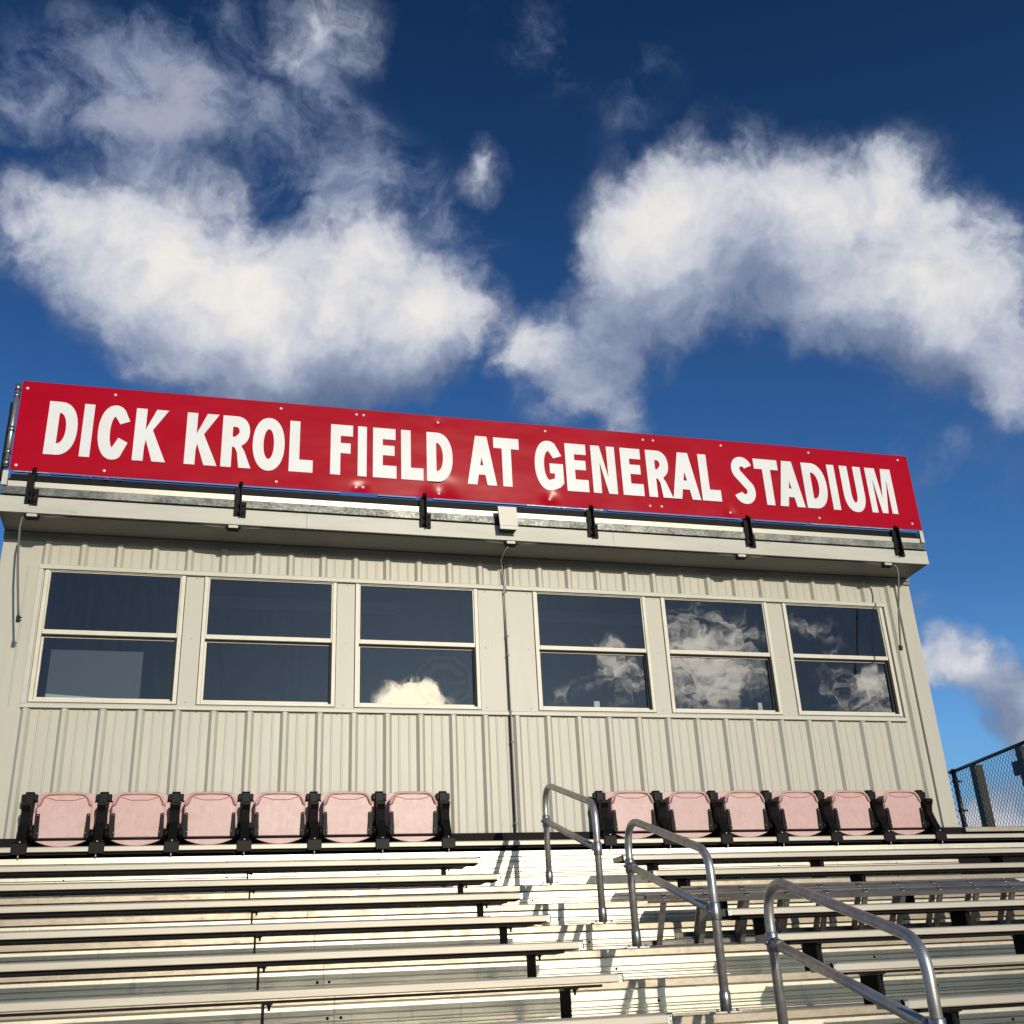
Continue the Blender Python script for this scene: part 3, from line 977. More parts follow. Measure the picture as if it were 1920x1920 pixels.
def glyph(c, W):
    H, s, t = LH, LS, LT
    if c == 'I':
        return [[(0, 0), (0, H), (W, H), (W, 0)]]
    if c == 'L':
        return [[(0, 0), (0, H), (s, H), (s, t * 1.08), (W, t * 1.08), (W, 0)]]
    if c == 'E':
        return [[(0, 0), (0, H), (W * .965, H), (W * .965, H - t), (s, H - t), (s, .565 * H + .047), (W * .92, .565 * H + .047), (W * .92, .565 * H - .060), (s, .565 * H - .060), (s, t * 1.12), (W, t * 1.12), (W, 0)]]
    if c == 'F':
        return [[(0, 0), (0, H), (W, H), (W, H - t), (s, H - t), (s, .54 * H + .050), (W * .9, .54 * H + .050), (W * .9, .54 * H - .058), (s, .54 * H - .058), (s, 0)]]
    if c == 'T':
        return [[(W / 2 - s / 2, 0), (W / 2 - s / 2, H - t), (0, H - t), (0, H), (W, H), (W, H - t), (W / 2 + s / 2, H - t), (W / 2 + s / 2, 0)]]
    if c == 'D':
        o = [(0, 0), (0, H)] + se(W * .40, H / 2, W * .60, H / 2, 90, -90, 2.2)
        i = [(s, t * .95), (s, H - t * .95)] + se(W * .38, H / 2, W * .62 - s * 1.02, H / 2 - t * .95, 90, -90, 2.1)
        return [o, i]
    if c == 'O':
        return [se(W / 2, H / 2, W / 2, H / 2 + .010, 0, 360, 2.15, 48)[:-1], se(W / 2, H / 2, W / 2 - s * 1.04, H / 2 - t * .93, 0, 360, 2.05, 40)[:-1]]
    if c == 'C':
        rx, ry = W * .515, H / 2 + .010
        o = se(rx, H / 2, rx, ry, 42, 312, 2.15, 40)
        i = se(rx + .004, H / 2, rx - s * 1.04, ry - t * .98, 306, 50, 2.05, 36)
        o = [(W * 1.0, H * .730)] + o[2:-2] + [(W * .985, H * .318)]
        i = [(W * .675, H * .402)] + i[7:-6] + [(W * .690, H * .660)]
        return [o + i]
    if c == 'G':
        rx, ry = W * .5, H / 2 + .010
        o = se(rx, H / 2, rx, ry, 44, 290, 2.15, 40)
        i = se(rx, H / 2, rx - s * 1.02, ry - t * .98, 288, 56, 2.05, 36)
        o = [(W * .965, H * .715)] + o[3:] + [(W * .86, H * .055), (W, H * .145), (W, H * .545), (W * .52, H * .545), (W * .52, H * .545 - t * .92), (W - s * .98, H * .545 - t * .92), (W - s * .98, H * .24)]
        return [o + i[1:-5] + [(W * .665, H * .655)]]
    if c == 'R':
        o = [(0, 0), (0, H)] + se(W * .46, .705 * H, W * .46, .295 * H, 90, -62, 2.2) + [(W * .66, .41 * H), (W * .76, .33 * H), (W, 0), (W - s * 1.16, 0), (W * .52, .30 * H), (W * .44, .385 * H), (s, .40 * H), (s, 0)]
        i = [(s, .595 * H - .002), (s, H - t * .95)] + se(W * .44, .705 * H, W * .48 - s * 1.0, .295 * H - t * .95, 90, -70, 2.1)[:]
        zb = .595 * H - .002
        i = [(x, max(y, zb)) for x, y in i] + [(W * .44, zb)]
        return [o, i]
    if c == 'A':
        m = (W / 2 - s * .62) / H
        q = s * 1.02
        zb = .205 * H
        zc = zb + t * .86
        ap = (W / 2 - q) / m
        return [[(0, 0), (W / 2 - s * .62, H), (W / 2 + s * .62, H), (W, 0), (W - q, 0), (W - q - m * zb, zb), (q + m * zb, zb), (q, 0)],
                [(q + m * zc, zc), (W / 2, ap * .97), (W - q - m * zc, zc)]]
    if c == 'K':
        return [[(0, 0), (0, H), (s, H), (s, .595 * H), (W * .62, H), (W * .985, H), (W * .545, .595 * H), (W, 0), (W - s * 1.24, 0), (W * .36, .405 * H), (s, .262 * H), (s, 0)]]
    if c == 'N':
        return [[(0, 0), (0, H), (s, H), (W - s * .93, .345 * H), (W - s * .93, H), (W, H), (W, 0), (W - s, 0), (s * .93, .64 * H), (s * .93, 0)]]
    if c == 'M':
        k = .072
        return [[(0, 0), (0, H), (k * 1.68, H), (W / 2, .33 * H), (W - k * 1.68, H), (W, H), (W, 0), (W - k, 0), (W - k, .76 * H), (W / 2 + k * .47, 0), (W / 2 - k * .47, 0), (k, .76 * H), (k, 0)]]
    if c == 'U':
        o = [(0, H)] + se(W / 2, .40 * H, W / 2, .40 * H + .010, 180, 360, 2.3, 24) + [(W, H), (W - s, H)]
        i = se(W / 2, .40 * H, W / 2 - s, .40 * H + .010 - t * .93, 360, 180, 2.1, 24) + [(s, H)]
        return [o + i]
    if c == 'S':
        a = se(W / 2, .745 * H, W / 2 - s * .5, .255 * H - t * .42, 18, 232, 2.1, 26)
        b_ = se(W / 2, .262 * H, W / 2 - s * .48, .262 * H - t * .42, 55, -162, 2.1, 26)
        mid = [(a[-1][0] * (1 - k) + b_[0][0] * k, a[-1][1] * (1 - k) + b_[0][1] * k) for k in (.33, .66)]
        return [offset_stroke(a + mid + b_, s, t * .94)]
    return []


WORDS = [[('D', -.061, .196), ('I', .235, .323), ('C', .371, .635), ('K', .681, .968)],
         [('K', 1.129, 1.419), ('R', 1.450, 1.720), ('O', 1.729, 2.020), ('L', 2.065, 2.285)],
         [('F', 2.448, 2.658), ('I', 2.706, 2.791), ('E', 2.851, 3.077), ('L', 3.123, 3.338), ('D', 3.373, 3.629)],
         [('A', 3.772, 4.067), ('T', 4.045, 4.306)],
         [('G', 4.464, 4.758), ('E', 4.788, 5.017), ('N', 5.063, 5.320), ('E', 5.380, 5.606), ('R', 5.658, 5.920), ('A', 5.919, 6.226), ('L', 6.244, 6.460)],
         [('S', 6.615, 6.857), ('T', 6.880, 7.159), ('A', 7.126, 7.419), ('D', 7.444, 7.716), ('I', 7.752, 7.840), ('U', 7.906, 8.162), ('M', 8.217, 8.533)]]
for wd in WORDS:
    for (c, x0, x1) in wd:
        cu = bpy.data.curves.new('letter', 'CURVE')
        cu.dimensions = '2D'
        cu.fill_mode = 'BOTH'
        cu.extrude = .0008
        for con in glyph(c, x1 - x0):
            sp = cu.splines.new('POLY')
            sp.points.add(len(con) - 1)
            for q, (x, y) in zip(sp.points, con):
                q.co = (x, y, 0, 1)
            sp.use_cyclic_u = True
        cu.materials.append(M['white'])
        tmp = bpy.data.objects.new('tmp', cu)
        COL.objects.link(tmp)
        bpy.context.view_layer.update()
        me = bpy.data.meshes.new_from_object(tmp.evaluated_get(bpy.context.evaluated_depsgraph_get()))
        me.name = 'letter'
        bpy.data.objects.remove(tmp)
        bpy.data.curves.remove(cu)
        if not me.materials:
            me.materials.append(M['white'])
        o = bpy.data.objects.new('letter', me)
        COL.objects.link(o)
        o.parent = SG
        o.rotation_euler = (pi / 2, 0, 0)
        o.location = Vector((x0, SYP - .0055, LZ0)) - WLOC[SG]
        o['label'] = 'white letter ' + c
# torn scraps along the lower edge
def scrap(x0, x1, n, drop, m, seed, lab):
    rr = random.Random(seed)
    tp, bt = [], []
    for k in range(n + 1):
        x = x0 + (x1 - x0) * k / n
        tp.append((x, SZ0 - .0005))
        bt.append((x + rr.uniform(-.008, .008), SZ0 - .004 - drop * rr.random() * (1 if 0 < k < n else .2)))
    mb = MB()
    for k in range(n):
        mb.add([(tp[k][0], SYP + .006, tp[k][1]), (tp[k + 1][0], SYP + .006, tp[k + 1][1]), (bt[k + 1][0], SYP + .012, bt[k + 1][1]), (bt[k][0], SYP + .010, bt[k][1])], [(3, 2, 1, 0)])
        mb.add([(tp[k][0], SYP + .008, tp[k][1]), (tp[k + 1][0], SYP + .008, tp[k + 1][1]), (bt[k + 1][0], SYP + .014, bt[k + 1][1]), (bt[k][0], SYP + .012, bt[k][1])], [(0, 1, 2, 3)])
    part('torn_film', mb, m, SG, label=lab)


scrap(.28, .62, 14, .030, M['red'], 3, 'torn red film scrap under the lower edge')
scrap(.55, .80, 9, .022, M['olive'], 5, 'ragged brown scrap under the lower edge')
scrap(4.45, 5.15, 26, .014, M['collar'], 8, 'peeling silvery film along the lower edge')
# rivets
for (x, z) in [(-.265, 5.209), (.482, 5.216), (1.973, 5.220), (2.690, 5.224), (2.758, 5.223), (3.492, 5.213), (4.596, 5.216), (5.652, 5.211), (5.765, 5.213), (6.533, 5.221), (7.567, 5.224), (8.669, 5.225),
               (-.263, 4.436), (.462, 4.439), (1.959, 4.444), (2.694, 4.447), (2.760, 4.452), (3.492, 4.452), (4.60, 4.462), (5.655, 4.458), (5.782, 4.462), (6.541, 4.448), (7.562, 4.450), (8.682, 4.458)]:
    part('rivet', MB().dome((x, SYP - .0016 + dent(x, z), z), .013, .006, seg=12), M['white'], SG)
# back frame and brackets
for z in (4.50, 5.15):
    part('back_rail', MB().box(SX0 + .1, SX1 - .1, SYP + .044, SYP + .080, z - .02, z + .02), M['black'], SG)
for x in (-.10, 1.652, 3.352, 5.023, 6.725, 8.462):
    c = MB()
    c.box(x - .055, x - .001, -.470, -.4605, 4.082, 4.372)
    c.box(x - .001, x + .010, -.515, -.4605, 4.078, 4.374)
    c.box(x + .010, x + .052, -.466, -.4605, 4.070, 4.222)
    c.prism([(-.515, 4.374), (-.4605, 4.374), (-.425, 4.45), (-.448, 4.45)][::-1], x - .020, x + .012, 'x')
    c.box(x - .03, x + .012, SYP + .022, SYP + .065, 4.36, 5.05)
    br_ = part('sign_bracket', c, M['black'], SG)
    c = MB()
    for (dx, dz) in ((.032, 4.105), (.032, 4.185), (-.018, 4.105), (-.018, 4.19)):
        c.dome((x + dx, -.4665 if dx > 0 else -.4705, dz), .010, .011, seg=6)
    c.tube([(x + .022, -.495, 4.17), (x - .022, -.495, 4.17)], .008, 8)
    c.tube([(x + .022, -.495, 4.10), (x - .022, -.495, 4.10)], .008, 8)
    part('bolt', c, M['darksteel'], br_)
# pipe at the left end of the sign
c = MB().tube([(-.352, -.425, 4.43), (-.352, -.425, 5.255)], .021, 14)
pp = part('end_pipe', c, M['pipe'], SG)
c = MB()
for (z0, z1) in ((5.13, 5.17), (4.78, 4.83), (4.56, 4.60), (4.445, 4.50), (5.20, 5.262)):
    c.tube([(-.352, -.425, z0), (-.352, -.425, z1)], .027, 14)
part('pipe_clamp', c, M['collar'], pp)
part('end_post', MB().box(-.40, -.375, -.40, -.35, 4.33, 5.09), M['black'], SG)

# ------------------------------------------------------------------ boxes and cables under the eaves
def jbox(x, label, lug=True):
    t = thing('junction_box', label, 'junction box', (x, -.40, 4.0), 'junction boxes under the eaves')
    c = MB().box(x - .043, x + .043, -.437, -.375, 3.972, 4.017)
    part('box_body', c, M['jbox'], t, bevel=.004)
    c = MB().tube([(x - .066, -.405, 3.985), (x - .043, -.405, 3.985)], .013, 8)
    c.tube([(x + .066, -.405, 3.985), (x + .043, -.405, 3.985)], .013, 8)
    c.box(x - .050, x + .050, -.442, -.368, 3.965, 3.9715)
    part('cable_gland', c, M['darksteel'], t)


JB = [(-.085, 'small grey junction box under the eaves at the far left corner'), (1.60, 'small grey junction box under the eaves above the second window'),
      (4.19, 'small grey junction box under the eaves above the middle wall joint'), (6.62, 'small grey junction box under the eaves above the fifth and sixth window gap'),
      (8.31, 'small grey junction box under the eaves at the far right corner')]
for x, l in JB:
    jbox(x, l)
names = ['leftmost stretch of thin conduit along the soffit', 'second stretch of thin conduit along the soffit, left of the middle joint', 'third stretch of thin conduit along the soffit, right of the middle joint', 'rightmost stretch of thin conduit along the soffit']
for k in range(4):
    a, b_ = JB[k][0] + .066, JB[k + 1][0] - .066
    P = [(a, -.405, 3.985), (a + .10, -.408, 3.990), (a + .25, -.410, 4.001), ((a + b_) / 2, -.410, 4.001), (b_ - .25, -.410, 4.001), (b_ - .10, -.408, 3.990), (b_, -.405, 3.985)]
    o = part('conduit', MB().tube(P, .0075, 8), M['cable'])
    tagp(o, names[k], 'conduit', 'conduits along the soffit')
# hanging cables
P = [(-.151, -.405, 3.985), (-.163, -.405, 3.96), (-.170, -.403, 3.88), (-.160, -.402, 3.72), (-.146, -.40, 3.56), (-.118, -.40, 3.35), (-.094, -.40, 3.18), (-.078, -.40, 3.07)]
t = thing('hanging_cable', 'stiff brown cable hanging free from the left end of the eaves', 'cable', (-.15, -.4, 3.95), 'cables hanging from the eaves')
part('cable_sheath', MB().tube(P, .0095, 8), M['cable'], t)
part('cable_plug', MB().box(-.094, -.066, -.412, -.388, 3.03, 3.085).box(-.067, -.052, -.406, -.394, 3.065, 3.076).box(-.067, -.054, -.406, -.394, 3.04, 3.05), M['dark'], t)
P = [(8.376, -.405, 3.985), (8.405, -.405, 3.985), (8.425, -.404, 3.955), (8.428, -.402, 3.88), (8.400, -.40, 3.73), (8.372, -.40, 3.60), (8.338, -.40, 3.45), (8.315, -.40, 3.30), (8.288, -.40, 3.12), (8.281, -.40, 3.08)]
t = thing('hanging_cable', 'stiff grey cable hanging in a bend from the right end of the eaves', 'cable', (8.4, -.4, 3.95), 'cables hanging from the eaves')
part('cable_sheath', MB().tube(P, .0095, 8), M['cable'], t)
part('cable_plug', MB().box(8.266, 8.294, -.412, -.388, 3.05, 3.10).box(8.294, 8.306, -.406, -.394, 3.08, 3.09), M['dark'], t)
# vertical conduit down the joint
P = [(4.165, -.40, 3.955), (4.155, -.33, 3.945), (4.165, -.12, 3.92), (4.192, -.055, 3.885), (4.205, -.049, 3.75), (4.214, -.049, 3.0), (4.214, -.049, 1.36)]
t = thing('wall_conduit', 'thin vertical conduit running down the middle joint of the press box wall', 'conduit', (4.21, -.05, 1.35))
part('conduit_pipe', MB().tube(P, .0055, 8), M['jbox'], t)
part('backing_strip', MB().box(JX - .013, JX - .008, -.0425, -.036, 1.35, 3.93).box(JX - .0115, JX + .0115, .0, .009, 1.35, 3.93), M['dark'], t)
for z in (3.62, 3.17, 2.98, 2.44, 2.15, 1.42):
    part('conduit_clip', MB().box(JX - .014, JX + .010, -.060, -.044, z - .008, z + .008), M['cable'], t)
# beige box on the fascia
t = thing('access_box', 'flat beige plastic box fixed on the fascia below the word AT', 'box', (4.13, -.5, 4.06))
part('box_cover', MB().prism([(4.053, 4.105), (4.235, 4.105), (4.225, 4.305), (4.038, 4.305)], -.560, -.552, 'y').prism([(4.053, 4.068), (4.238, 4.068), (4.235, 4.105), (4.053, 4.105)], -.560, -.552, 'y'), M['beige'], t, bevel=.004)
part('box_back', MB().box(4.07, 4.22, -.5515, -.4605, 4.075, 4.29), M['dark'], t)

# ------------------------------------------------------------------ pink folding chairs
def chair_proto():
    t = thing('folding_chair', 'x', 'chair', (0, -.24, CHZ))
    Y = -.24
    z = CHZ
    O = (0, Y, z)
    L = lambda mb: mb   # built around x=0 at its real y,z
    # seat, folded up: underside faces the field
    tp = 1.662
    outl = [(-.196, 1.313), (.196, 1.313), (.200, 1.40), (.207, 1.53), (.205, 1.565), (.190, 1.605), (.165, 1.637), (.135, 1.652), (-.135, 1.652), (-.165, 1.637), (-.190, 1.605), (-.205, 1.565), (-.207, 1.53), (-.200, 1.40)]
    seat = MB().prism(outl, Y + .006, Y + .022, 'y')
    face = [(-.186, 1.316), (.186, 1.316), (.197, 1.45), (.201, 1.55), (.181, 1.568), (.156, 1.630), (.068, 1.607), (-.064, 1.607), (-.154, 1.632), (-.178, 1.568), (-.201, 1.55), (-.197, 1.45)]
    seat.prism(face, Y - .004, Y + .0055, 'y')
    s_ = part('seat', seat, M['pink'], t, bevel=.004)
    rim = [(-.199, Y - .002, 1.560), (-.193, Y - .004, 1.590), (-.176, Y - .006, 1.625), (-.150, Y - .007, 1.650), (-.120, Y - .008, 1.659), (-.06, Y - .008, 1.661), (0, Y - .008, 1.662), (.06, Y - .008, 1.661), (.120, Y - .008, 1.659), (.150, Y - .007, 1.650), (.176, Y - .006, 1.625), (.193, Y - .004, 1.590), (.199, Y - .002, 1.560)]
    part('seat_rim', MB().tube(rim, .0105, 10), M['pink'], s_)
    # darker red line along the crease under the rim
    v = [(-.184, Y - .005, 1.563), (-.155, Y - .005, 1.633), (-.064, Y - .005, 1.606), (.068, Y - .005, 1.606), (.155, Y - .005, 1.631), (.184, Y - .005, 1.563)]
    part('seat_crease', MB().tube(v, .0032, 6), M['pinkdeep'], s_)
    part('seat_button', MB().dome((0, Y - .004, 1.478), .004, .002), M['pinkdeep'], s_)
    # rod along the hinge
    part('hinge_rod', MB().tube([(-.225, Y + .0, 1.303), (.225, Y + .0, 1.303)], .0065, 8), M['blackpl'], t)
    # rear lip of the seat showing below the rod
    n = 14
    low = [(-.19 + .38 * k / n, 1.292 - .044 * (1 - (2 * k / n - 1) ** 2)) for k in range(n + 1)]
    lip = MB().prism([(.19, 1.2935), (-.19, 1.2935)] + low[1:-1], Y - .010, Y + .020, 'y')
    part('seat_lip', lip, M['pink'], t, bevel=.003)
    # backrest behind
    bo = [(-.235, 1.33), (.235, 1.33), (.245, 1.50), (.240, 1.61), (.225, 1.655), (.195, 1.680), (.150, 1.688), (-.150, 1.688), (-.195, 1.680), (-.225, 1.655), (-.240, 1.61), (-.245, 1.50)]
    b_ = part('backrest', MB().prism(bo, -.118, -.100, 'y'), M['pink'], t, bevel=.005)
    part('backrest_bolt', MB().dome((-.218, -.1185, 1.615), .008, .004).dome((.218, -.1185, 1.615), .008, .004), M['blackpl'], b_)
    for sgn in (-1, 1):
        q = MB().prism([(.168, 1.318), (.192, 1.306), (.214, 1.33), (.206, 1.40), (.200, 1.497), (.194, 1.502), (.180, 1.502), (.174, 1.497), (.172, 1.42), (.168, 1.36)], Y - .022, Y - .0045, 'y')
        if sgn < 0:
            q = mir(q)
        h = part('hinge_bracket', q, M['blackpl'], t, bevel=.002)
        d = MB().dome((sgn * .187, Y - .0225, 1.488), .0052, .004).dome((sgn * .176, Y - .0225, 1.352), .0052, .004)
        part('bracket_bolt', d, M['bolt'], h)
        q = MB().tube([(sgn * .205, Y + .01, 1.345), (sgn * .245, Y + .01, 1.345)], .038, 16)
        part('hinge_hub', q, M['blackpl'], t, bevel=0)
    return t


# chair meshes were laid out around x = 0: shift by moving the Empty
CH = chair_proto()
ORD6 = ['leftmost', 'second from left', 'third from left', 'fourth from left', 'fifth from left', 'rightmost']
xs_l = [.155 + .5625 * (k + .5) for k in range(6)]
xs_r = [4.985 + .5600 * (k + .5) for k in range(6)]
first = True
for grp, xs, side in (('pink folding chairs left of the aisle', xs_l, 'left'), ('pink folding chairs right of the aisle', xs_r, 'right')):
    for k, x in enumerate(xs):
        c = CH if first else copy_tree(CH, (0, -.24, CHZ))
        first = False
        c.location = (x, -.24, CHZ)
        c['label'] = 'faded pink folded chair, %s of the six %s of the aisle' % (ORD6[k], side)
        c['group'] = grp


def stand_proto():
    t = thing('chair_standard', 'x', 'chair support', (0, -.24, CHZ))
    # clamp foot wrapped over the plank
    ft = MB().prism([(-.362, 1.178), (-.362, 1.262), (-.350, 1.272), (-.10, 1.272), (-.10, 1.2395), (-.3455, 1.2395), (-.3455, 1.178)], -.058, .058, 'x')
    f_ = part('clamp_foot', ft, M['blackpl'], t, bevel=.004)
    part('foot_bolt', MB().dome((.0, -.352, 1.274), .009, .006, (0, -.6, .8)).tube([(.0, -.354, 1.178), (.0, -.354, 1.150)], .006, 8), M['bolt'], f_)
    # front arm post with its flared head
    post = MB().prism([(-.350, 1.272), (-.305, 1.345), (-.262, 1.430), (-.250, 1.468), (-.262, 1.520), (-.292, 1.562), (-.290, 1.580), (-.262, 1.592), (-.225, 1.592), (-.205, 1.575), (-.200, 1.50), (-.212, 1.43), (-.255, 1.34), (-.295, 1.272)], -.034, .034, 'x')
    part('arm_post', post, M['blackpl'], t, bevel=.004)
    # web plate between the post and the rear upright
    web = MB().prism([(-.300, 1.272), (-.255, 1.345), (-.205, 1.44), (-.203, 1.50), (-.150, 1.52), (-.085, 1.60), (-.085, 1.272)], -.016, .016, 'x')
    part('web_plate', web, M['blackpl'], t)
    web = MB()
    web.tube([(-.030, -.185, 1.40), (.030, -.185, 1.40)], .036, 16)
    web.tube([(-.034, -.215, 1.335), (.034, -.215, 1.335)], .030, 16)
    part('pivot_hub', web, M['blackpl'], t)
    # rear upright with lugs holding the backrests
    up = MB().prism([(-.150, 1.272), (-.155, 1.45), (-.172, 1.60), (-.168, 1.672), (-.150, 1.690), (-.105, 1.690), (-.095, 1.66), (-.105, 1.272)], -.034, .034, 'x')
    part('rear_upright', up, M['blackpl'], t, bevel=.005)
    part('back_lug', MB().box(-.062, .062, -.155, -.122, 1.615, 1.672), M['blackpl'], t, bevel=.008)
    part('back_lug', MB().box(-.056, .056, -.160, -.122, 1.385, 1.435), M['blackpl'], t, bevel=.008)
    b = MB()
    for sgn in (-1, 1):
        b.dome((sgn * .030, -.3, 1.285), .007, .006, (0, -.9, .4))
    b.dome((-.050, -.19, 1.325), .008, .005)
    b.dome((.050, -.19, 1.325), .008, .005)
    part('standard_bolt', b, M['bolt'], t)
    return t


SP = stand_proto()
ORD7 = ['leftmost', 'second from left', 'third from left', 'middle', 'fifth from left', 'sixth from left', 'rightmost']
first = True
for side, x0, dx in (('left', .155, .5625), ('right', 4.985, .5600)):
    for k in range(7):
        c = SP if first else copy_tree(SP, (0, -.24, CHZ))
        first = False
        c.location = (x0 + dx * k, -.24, CHZ)
        c['label'] = 'black chair support, %s of the seven %s of the aisle' % (ORD7[k], side)
        c['group'] = 'black supports of the chairs %s of the aisle' % side

# ------------------------------------------------------------------ handrails in the aisle
def handrail(n, label):
    X = 4.237
    y0, z0 = NY - RUN * n - .0, NZ - RISE * n
    y1, z1 = y0 - 2 * RUN, z0 - 2 * RISE
    y0 += .030
    y1 += .030
    t = thing('handrail', label, 'handrail', (X, y0, z0), 'galvanised handrails in the aisle')
    H = .805
    mid = (z1 + H)
    P = fillet([(X, y0, z0 + .02), (X, y0, z0 + H), (X, y1, z1 + H + .01), (X, y1, z1 + .02)], .17, 9)
    part('rail_loop', MB().tube(P, .0242, 18), M['pipe'], t)
    h = .50
    a, b_ = Vector((X, y0, z0 + h)), Vector((X, y1, z1 + h))
    d = (b_ - a).normalized()
    part('mid_rail', MB().tube([a + d * .03, b_ - d * .03], .0242, 18), M['pipe'], t)
    for (q, s) in ((a, 1), (b_, -1)):
        c = MB().tube([q + Vector((0, 0, -.045)), q + Vector((0, 0, -.041)), q + Vector((0, 0, .041)), q + Vector((0, 0, .045))], [.0285, .031, .031, .0285], 18)
        c.tube([q + d * s * .018, q + d * s * .075, q + d * s * .080], [.030, .030, .027], 16)
        c.dome(q + Vector((-.030, 0, 0)), .014, .016, (-1, 0, 0), 6)
        part('rail_fitting', c, M['collar'], t)
    for (yy, zz) in ((y0, z0), (y1, z1)):
        c = MB().tube([(X, yy, zz + .001), (X, yy, zz + .10), (X, yy, zz + .106)], [.030, .030, .026], 18)
        c.box(X - .075, X + .075, yy - .028, yy + .05, zz + .0005, zz + .008)
        c.tube([(X - .057, yy - .015, zz + .008), (X - .057, yy - .015, zz + .022)], .009, 6)
        c.tube([(X + .057, yy - .015, zz + .008), (X + .057, yy - .015, zz + .022)], .009, 6)
        part('base_sleeve', c, M['collar'], t)


handrail(0, 'uppermost bent pipe handrail in the aisle, farthest up the steps beside the pink chairs')
handrail(3, 'middle bent pipe handrail in the aisle, in front of the ladder end')
handrail(6, 'nearest and largest bent pipe handrail in the aisle, cut by the bottom edge')

# ------------------------------------------------------------------ ladder stowed on the right benches
v_ = Vector((0, .5, -.866))
w_ = Vector((0, -.866, -.5))
LD = thing('extension_ladder', 'weathered aluminium extension ladder lying on edge across the benches right of the aisle', 'ladder', (6.2, -2.4, .26))


def ladder_section(x0, x1, o, rungx, lab=None):
    """o = centre of the upper web (y,z)"""
    O = Vector((0, o[0], o[1]))
    Lr = .355

    def P(x, a, b_):           # a along rungs, b across the rail
        q = O + v_ * a + w_ * b_
        return (x, q.y, q.z)

    def slab(mb, xa, xb, a0, a1, b0, b1):
        V = [P(x, a, b_) for b_ in (b0, b1) for a in (a0, a1) for x in (xa, xb)]
        mb.add(V, [(0, 2, 3, 1), (4, 5, 7, 6), (0, 1, 5, 4), (2, 6, 7, 3), (0, 4, 6, 2), (1, 3, 7, 5)])

    for side in (0, 1):
        mb = MB()
        a0 = 0 if side == 0 else Lr
        sg = 1 if side == 0 else -1
        slab(mb, x0, x1, a0, a0 + sg * .004, -.037, .037)
        slab(mb, x0, x1, a0 + sg * .004, a0 + sg * .030, .033, .037)
        slab(mb, x0, x1, a0 + sg * .004, a0 + sg * .030, -.037, -.033)
        slab(mb, x0, x1, a0 - sg * .003, a0, .027, .037)
        slab(mb, x0, x1, a0 - sg * .003, a0, -.037, -.027)
        part('side_rail', mb, M['ladder'], LD)
    for x in rungx:
        mb = MB()
        mb.tube([P(x, .004, 0), P(x, Lr - .004, 0)], .0165, 10)
        slab(mb, x - .019, x + .019, .004, Lr - .004, .012, .0175)
        r_ = part('rung', mb, M['ladder'], LD)
        ring = MB()
        ring.tube([P(x + .021 * cos(a), -.002, .021 * sin(a) * .95) for a in [2 * pi * k / 16 for k in range(17)]], .003, 6, False)
        part('rung_collar', ring, M['ladder'], r_)
        hole = MB()
        n = 14
        V = [P(x + .018 * cos(2 * pi * k / n), -.0015, .017 * sin(2 * pi * k / n)) for k in range(n)]
        hole.add(V, [tuple(range(n))[::-1]])
        part('rung_hole_disc', hole, M['hole'], r_)  # flat dark disc imitates the shade inside the open rung end
    return P


ra = [4.835 + .305 * k for k in range(12)]
ladder_section(4.70, 8.45, (-2.47, .620), ra)
rb_ = [4.53 + .305 * k for k in range(12)]
PP = ladder_section(4.405, 8.1, (-2.537, .572), rb_)
mb = MB()
V = [PP(4.400, a, b_) for (a, b_) in ((-.004, -.038), (-.004, .038), (.006, .038), (.006, -.038))] + [PP(4.412, a, b_) for (a, b_) in ((-.004, -.038), (-.004, .038), (.006, .038), (.006, -.038))]
mb.add(V, [(0, 1, 2, 3), (7, 6, 5, 4), (0, 4, 5, 1), (1, 5, 6, 2), (2, 6, 7, 3), (3, 7, 4, 0)])
V = [PP(x, a, b_) for x in (4.412, 5.0) for (a, b_) in ((.004, .038), (.012, .0395), (.012, .038))]
mb.add(V, [(0, 3, 4, 1), (1, 4, 5, 2), (2, 5, 3, 0)])
part('rusty_end', mb, M['rust'], LD)
mb = MB()
V = [(q[0], q[1] - .001, q[2] + .001) for q in (ladder_pt for ladder_pt in [(7.36, -2.472, .600), (7.78, -2.472, .600), (7.78, -2.440, .655), (7.33, -2.440, .655)])]
o_ = Vector((0, -2.47, .620))
st = [(7.38, -.026), (7.85, -.026), (7.85, .024), (7.40, .024)]
V = []
for (x, b_) in st:
    q = o_ + w_ * b_ + v_ * (-.0012)
    V.append((x, q.y, q.z))
mb.add(V, [(0, 1, 2, 3)])
dk = MB()
V = []
for (x, b_) in [(7.43, .010), (7.60, -.016), (7.60, -.004), (7.45, .017)]:
    q = o_ + w_ * b_ + v_ * (-.0022)
    V.append((x, q.y, q.z))
dk.add(V, [(0, 1, 2, 3)])
lb = part('ladder_sticker', mb, M['white'], LD)
part('sticker_mark', dk, M['hole'], lb)

# ------------------------------------------------------------------ walkway deck and fence on the right
DK = thing('side_deck', 'narrow aluminium walkway deck beside the right wall of the press box', 'deck', (11, 1.5, 1.3))
mb = MB().prism([(-.100, 1.292), (-.100, 1.330), (-.096, 1.336), (4.2, 1.336), (4.2, 1.30), (-.06, 1.30), (-.06, 1.292)], 8.826, 13.0, 'x')
part('deck_plank', mb, M['tread'], DK)
part('deck_beam', MB().box(8.826, 13.0, -.04, .06, 1.16, 1.290), M['darksteel'], DK)
for x in (9.2, 11.0, 12.9):
    part('deck_leg', MB().box(x - .05, x + .05, 3.9, 4.0, GZ, 1.29), M['darksteel'], DK)

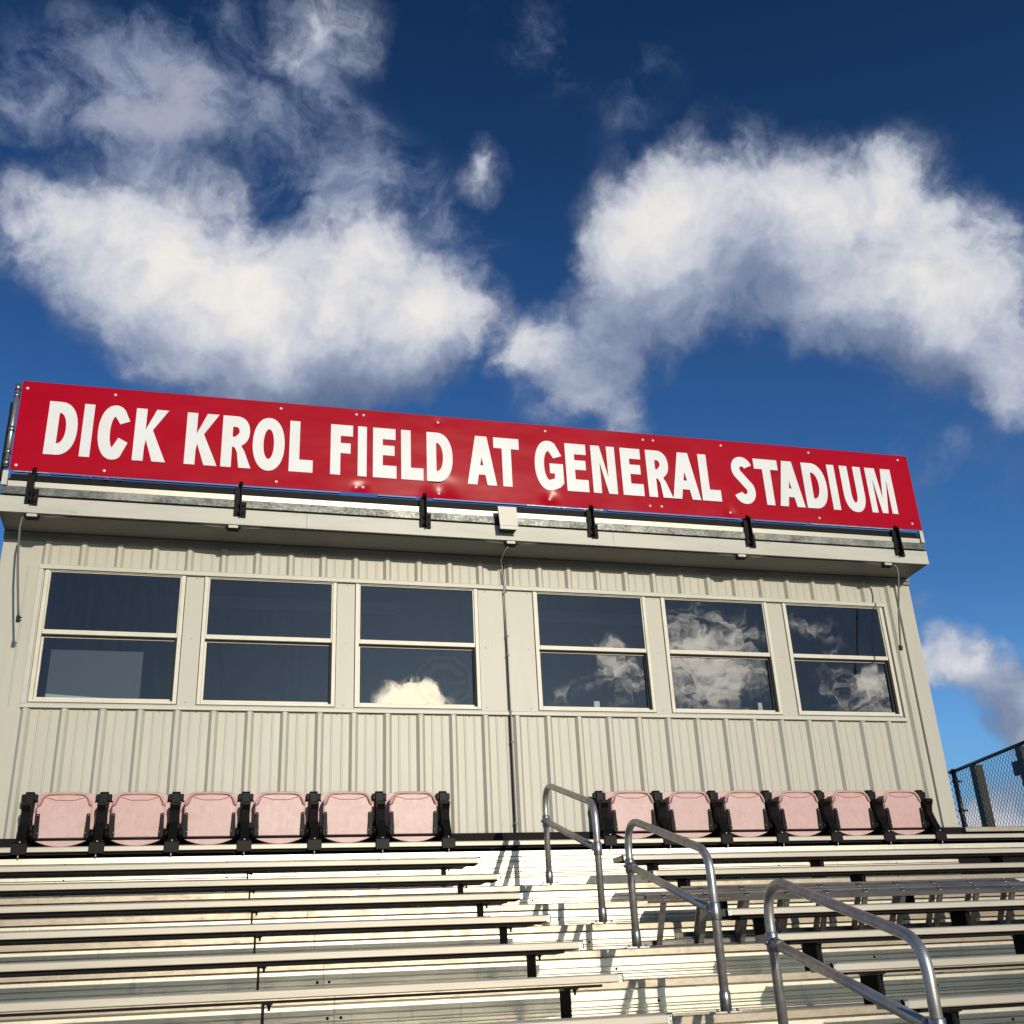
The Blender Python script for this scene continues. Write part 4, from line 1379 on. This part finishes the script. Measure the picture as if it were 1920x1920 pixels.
F0, F1 = Vector((10.935, 2.70, 0)), Vector((10.50, -.08, 0))
FD = (F1 - F0).normalized()
FL = (F1 - F0).length
ZB, ZT = 1.40, 2.43
FN = thing('chain_link_fence', 'black chain link fence with sloping top rail and olive posts beyond the press box', 'fence', (10.9, 2.7, 1.34))


def chain(mb, A, D, L, z0, z1, r=.0032, cell=.072):
    H = z1 - z0
    n = int((L + H) / cell) + 1
    for k in range(n + 1):
        s = k * cell
        for up in (1, -1):
            # wire starting at bottom at s-H .. s
            a, b_ = s - H * .85, s
            za, zb = (z0, z1) if up > 0 else (z1, z0)
            ta, tb = 0.0, 1.0
            if b_ < 0 or a > L:
                continue
            if a < 0:
                ta = -a / (b_ - a)
            if b_ > L:
                tb = (L - a) / (b_ - a)
            if tb - ta < .02:
                continue
            p = lambda t: (A + D * (a + (b_ - a) * t)) + Vector((0, 0, za + (zb - za) * t))
            mb.tube([p(ta), p(tb)], r, 4, False)


mb = MB()
chain(mb, F0, FD, FL, ZB, ZT - .02)
part('chain_link_mesh', mb, M['fence'], FN)
part('top_rail', MB().tube([F0 + Vector((0, 0, ZT)), F1 + Vector((0, 0, ZT))], .022, 10), M['fence'], FN)
part('bottom_rail', MB().tube([F0 + Vector((0, 0, ZB)), F1 + Vector((0, 0, ZB))], .018, 8), M['fence'], FN)
c = MB().tube([F0 + Vector((0, 0, 1.337)), F0 + Vector((0, 0, ZT + .03))], .032, 12)
po = part('corner_post', c, M['fence'], FN)
c = MB()
for z in (2.30, 1.93, 1.58):
    c.tube([F0 + Vector((0, 0, z - .014)), F0 + Vector((0, 0, z + .014))], .040, 12)
    c.box(F0.x - .01, F0.x + .09, F0.y - .02, F0.y + .0, z - .012, z + .012)
part('post_clamp', c, M['fence'], po)
for s in (.52, 1.62, 2.55):
    q = F0 + FD * s + Vector((.07, 0, 0))
    c = MB().box(q.x - .045, q.x + .045, q.y - .03, q.y + .03, 1.10, ZT - .02)
    part('fence_post', c, M['olive'], FN)
    part('post_backing', MB().box(q.x - .082, q.x - .046, q.y - .035, q.y + .06, 1.10, ZT), M['fence'], FN)
q = F0 + FD * 1.55
part('latch_plate', MB().box(q.x - .02, q.x + .02, q.y - .06, q.y + .10, 2.10, 2.26), M['fence'], FN)
# rear run of the fence, behind the press box
R0 = Vector((10.935, 2.75, 0))
F2 = thing('chain_link_fence', 'short rear stretch of chain link fence glimpsed between corner post and press box wall', 'fence', (9.9, 2.75, 1.34))
mb = MB()
chain(mb, R0, Vector((-1, 0, 0)), 2.1, ZB, ZT - .02)
part('chain_link_mesh', mb, M['fence'], F2)
part('top_rail', MB().tube([R0 + Vector((0, 0, ZT)), R0 + Vector((-2.1, 0, ZT))], .022, 10), M['pipe'], F2)
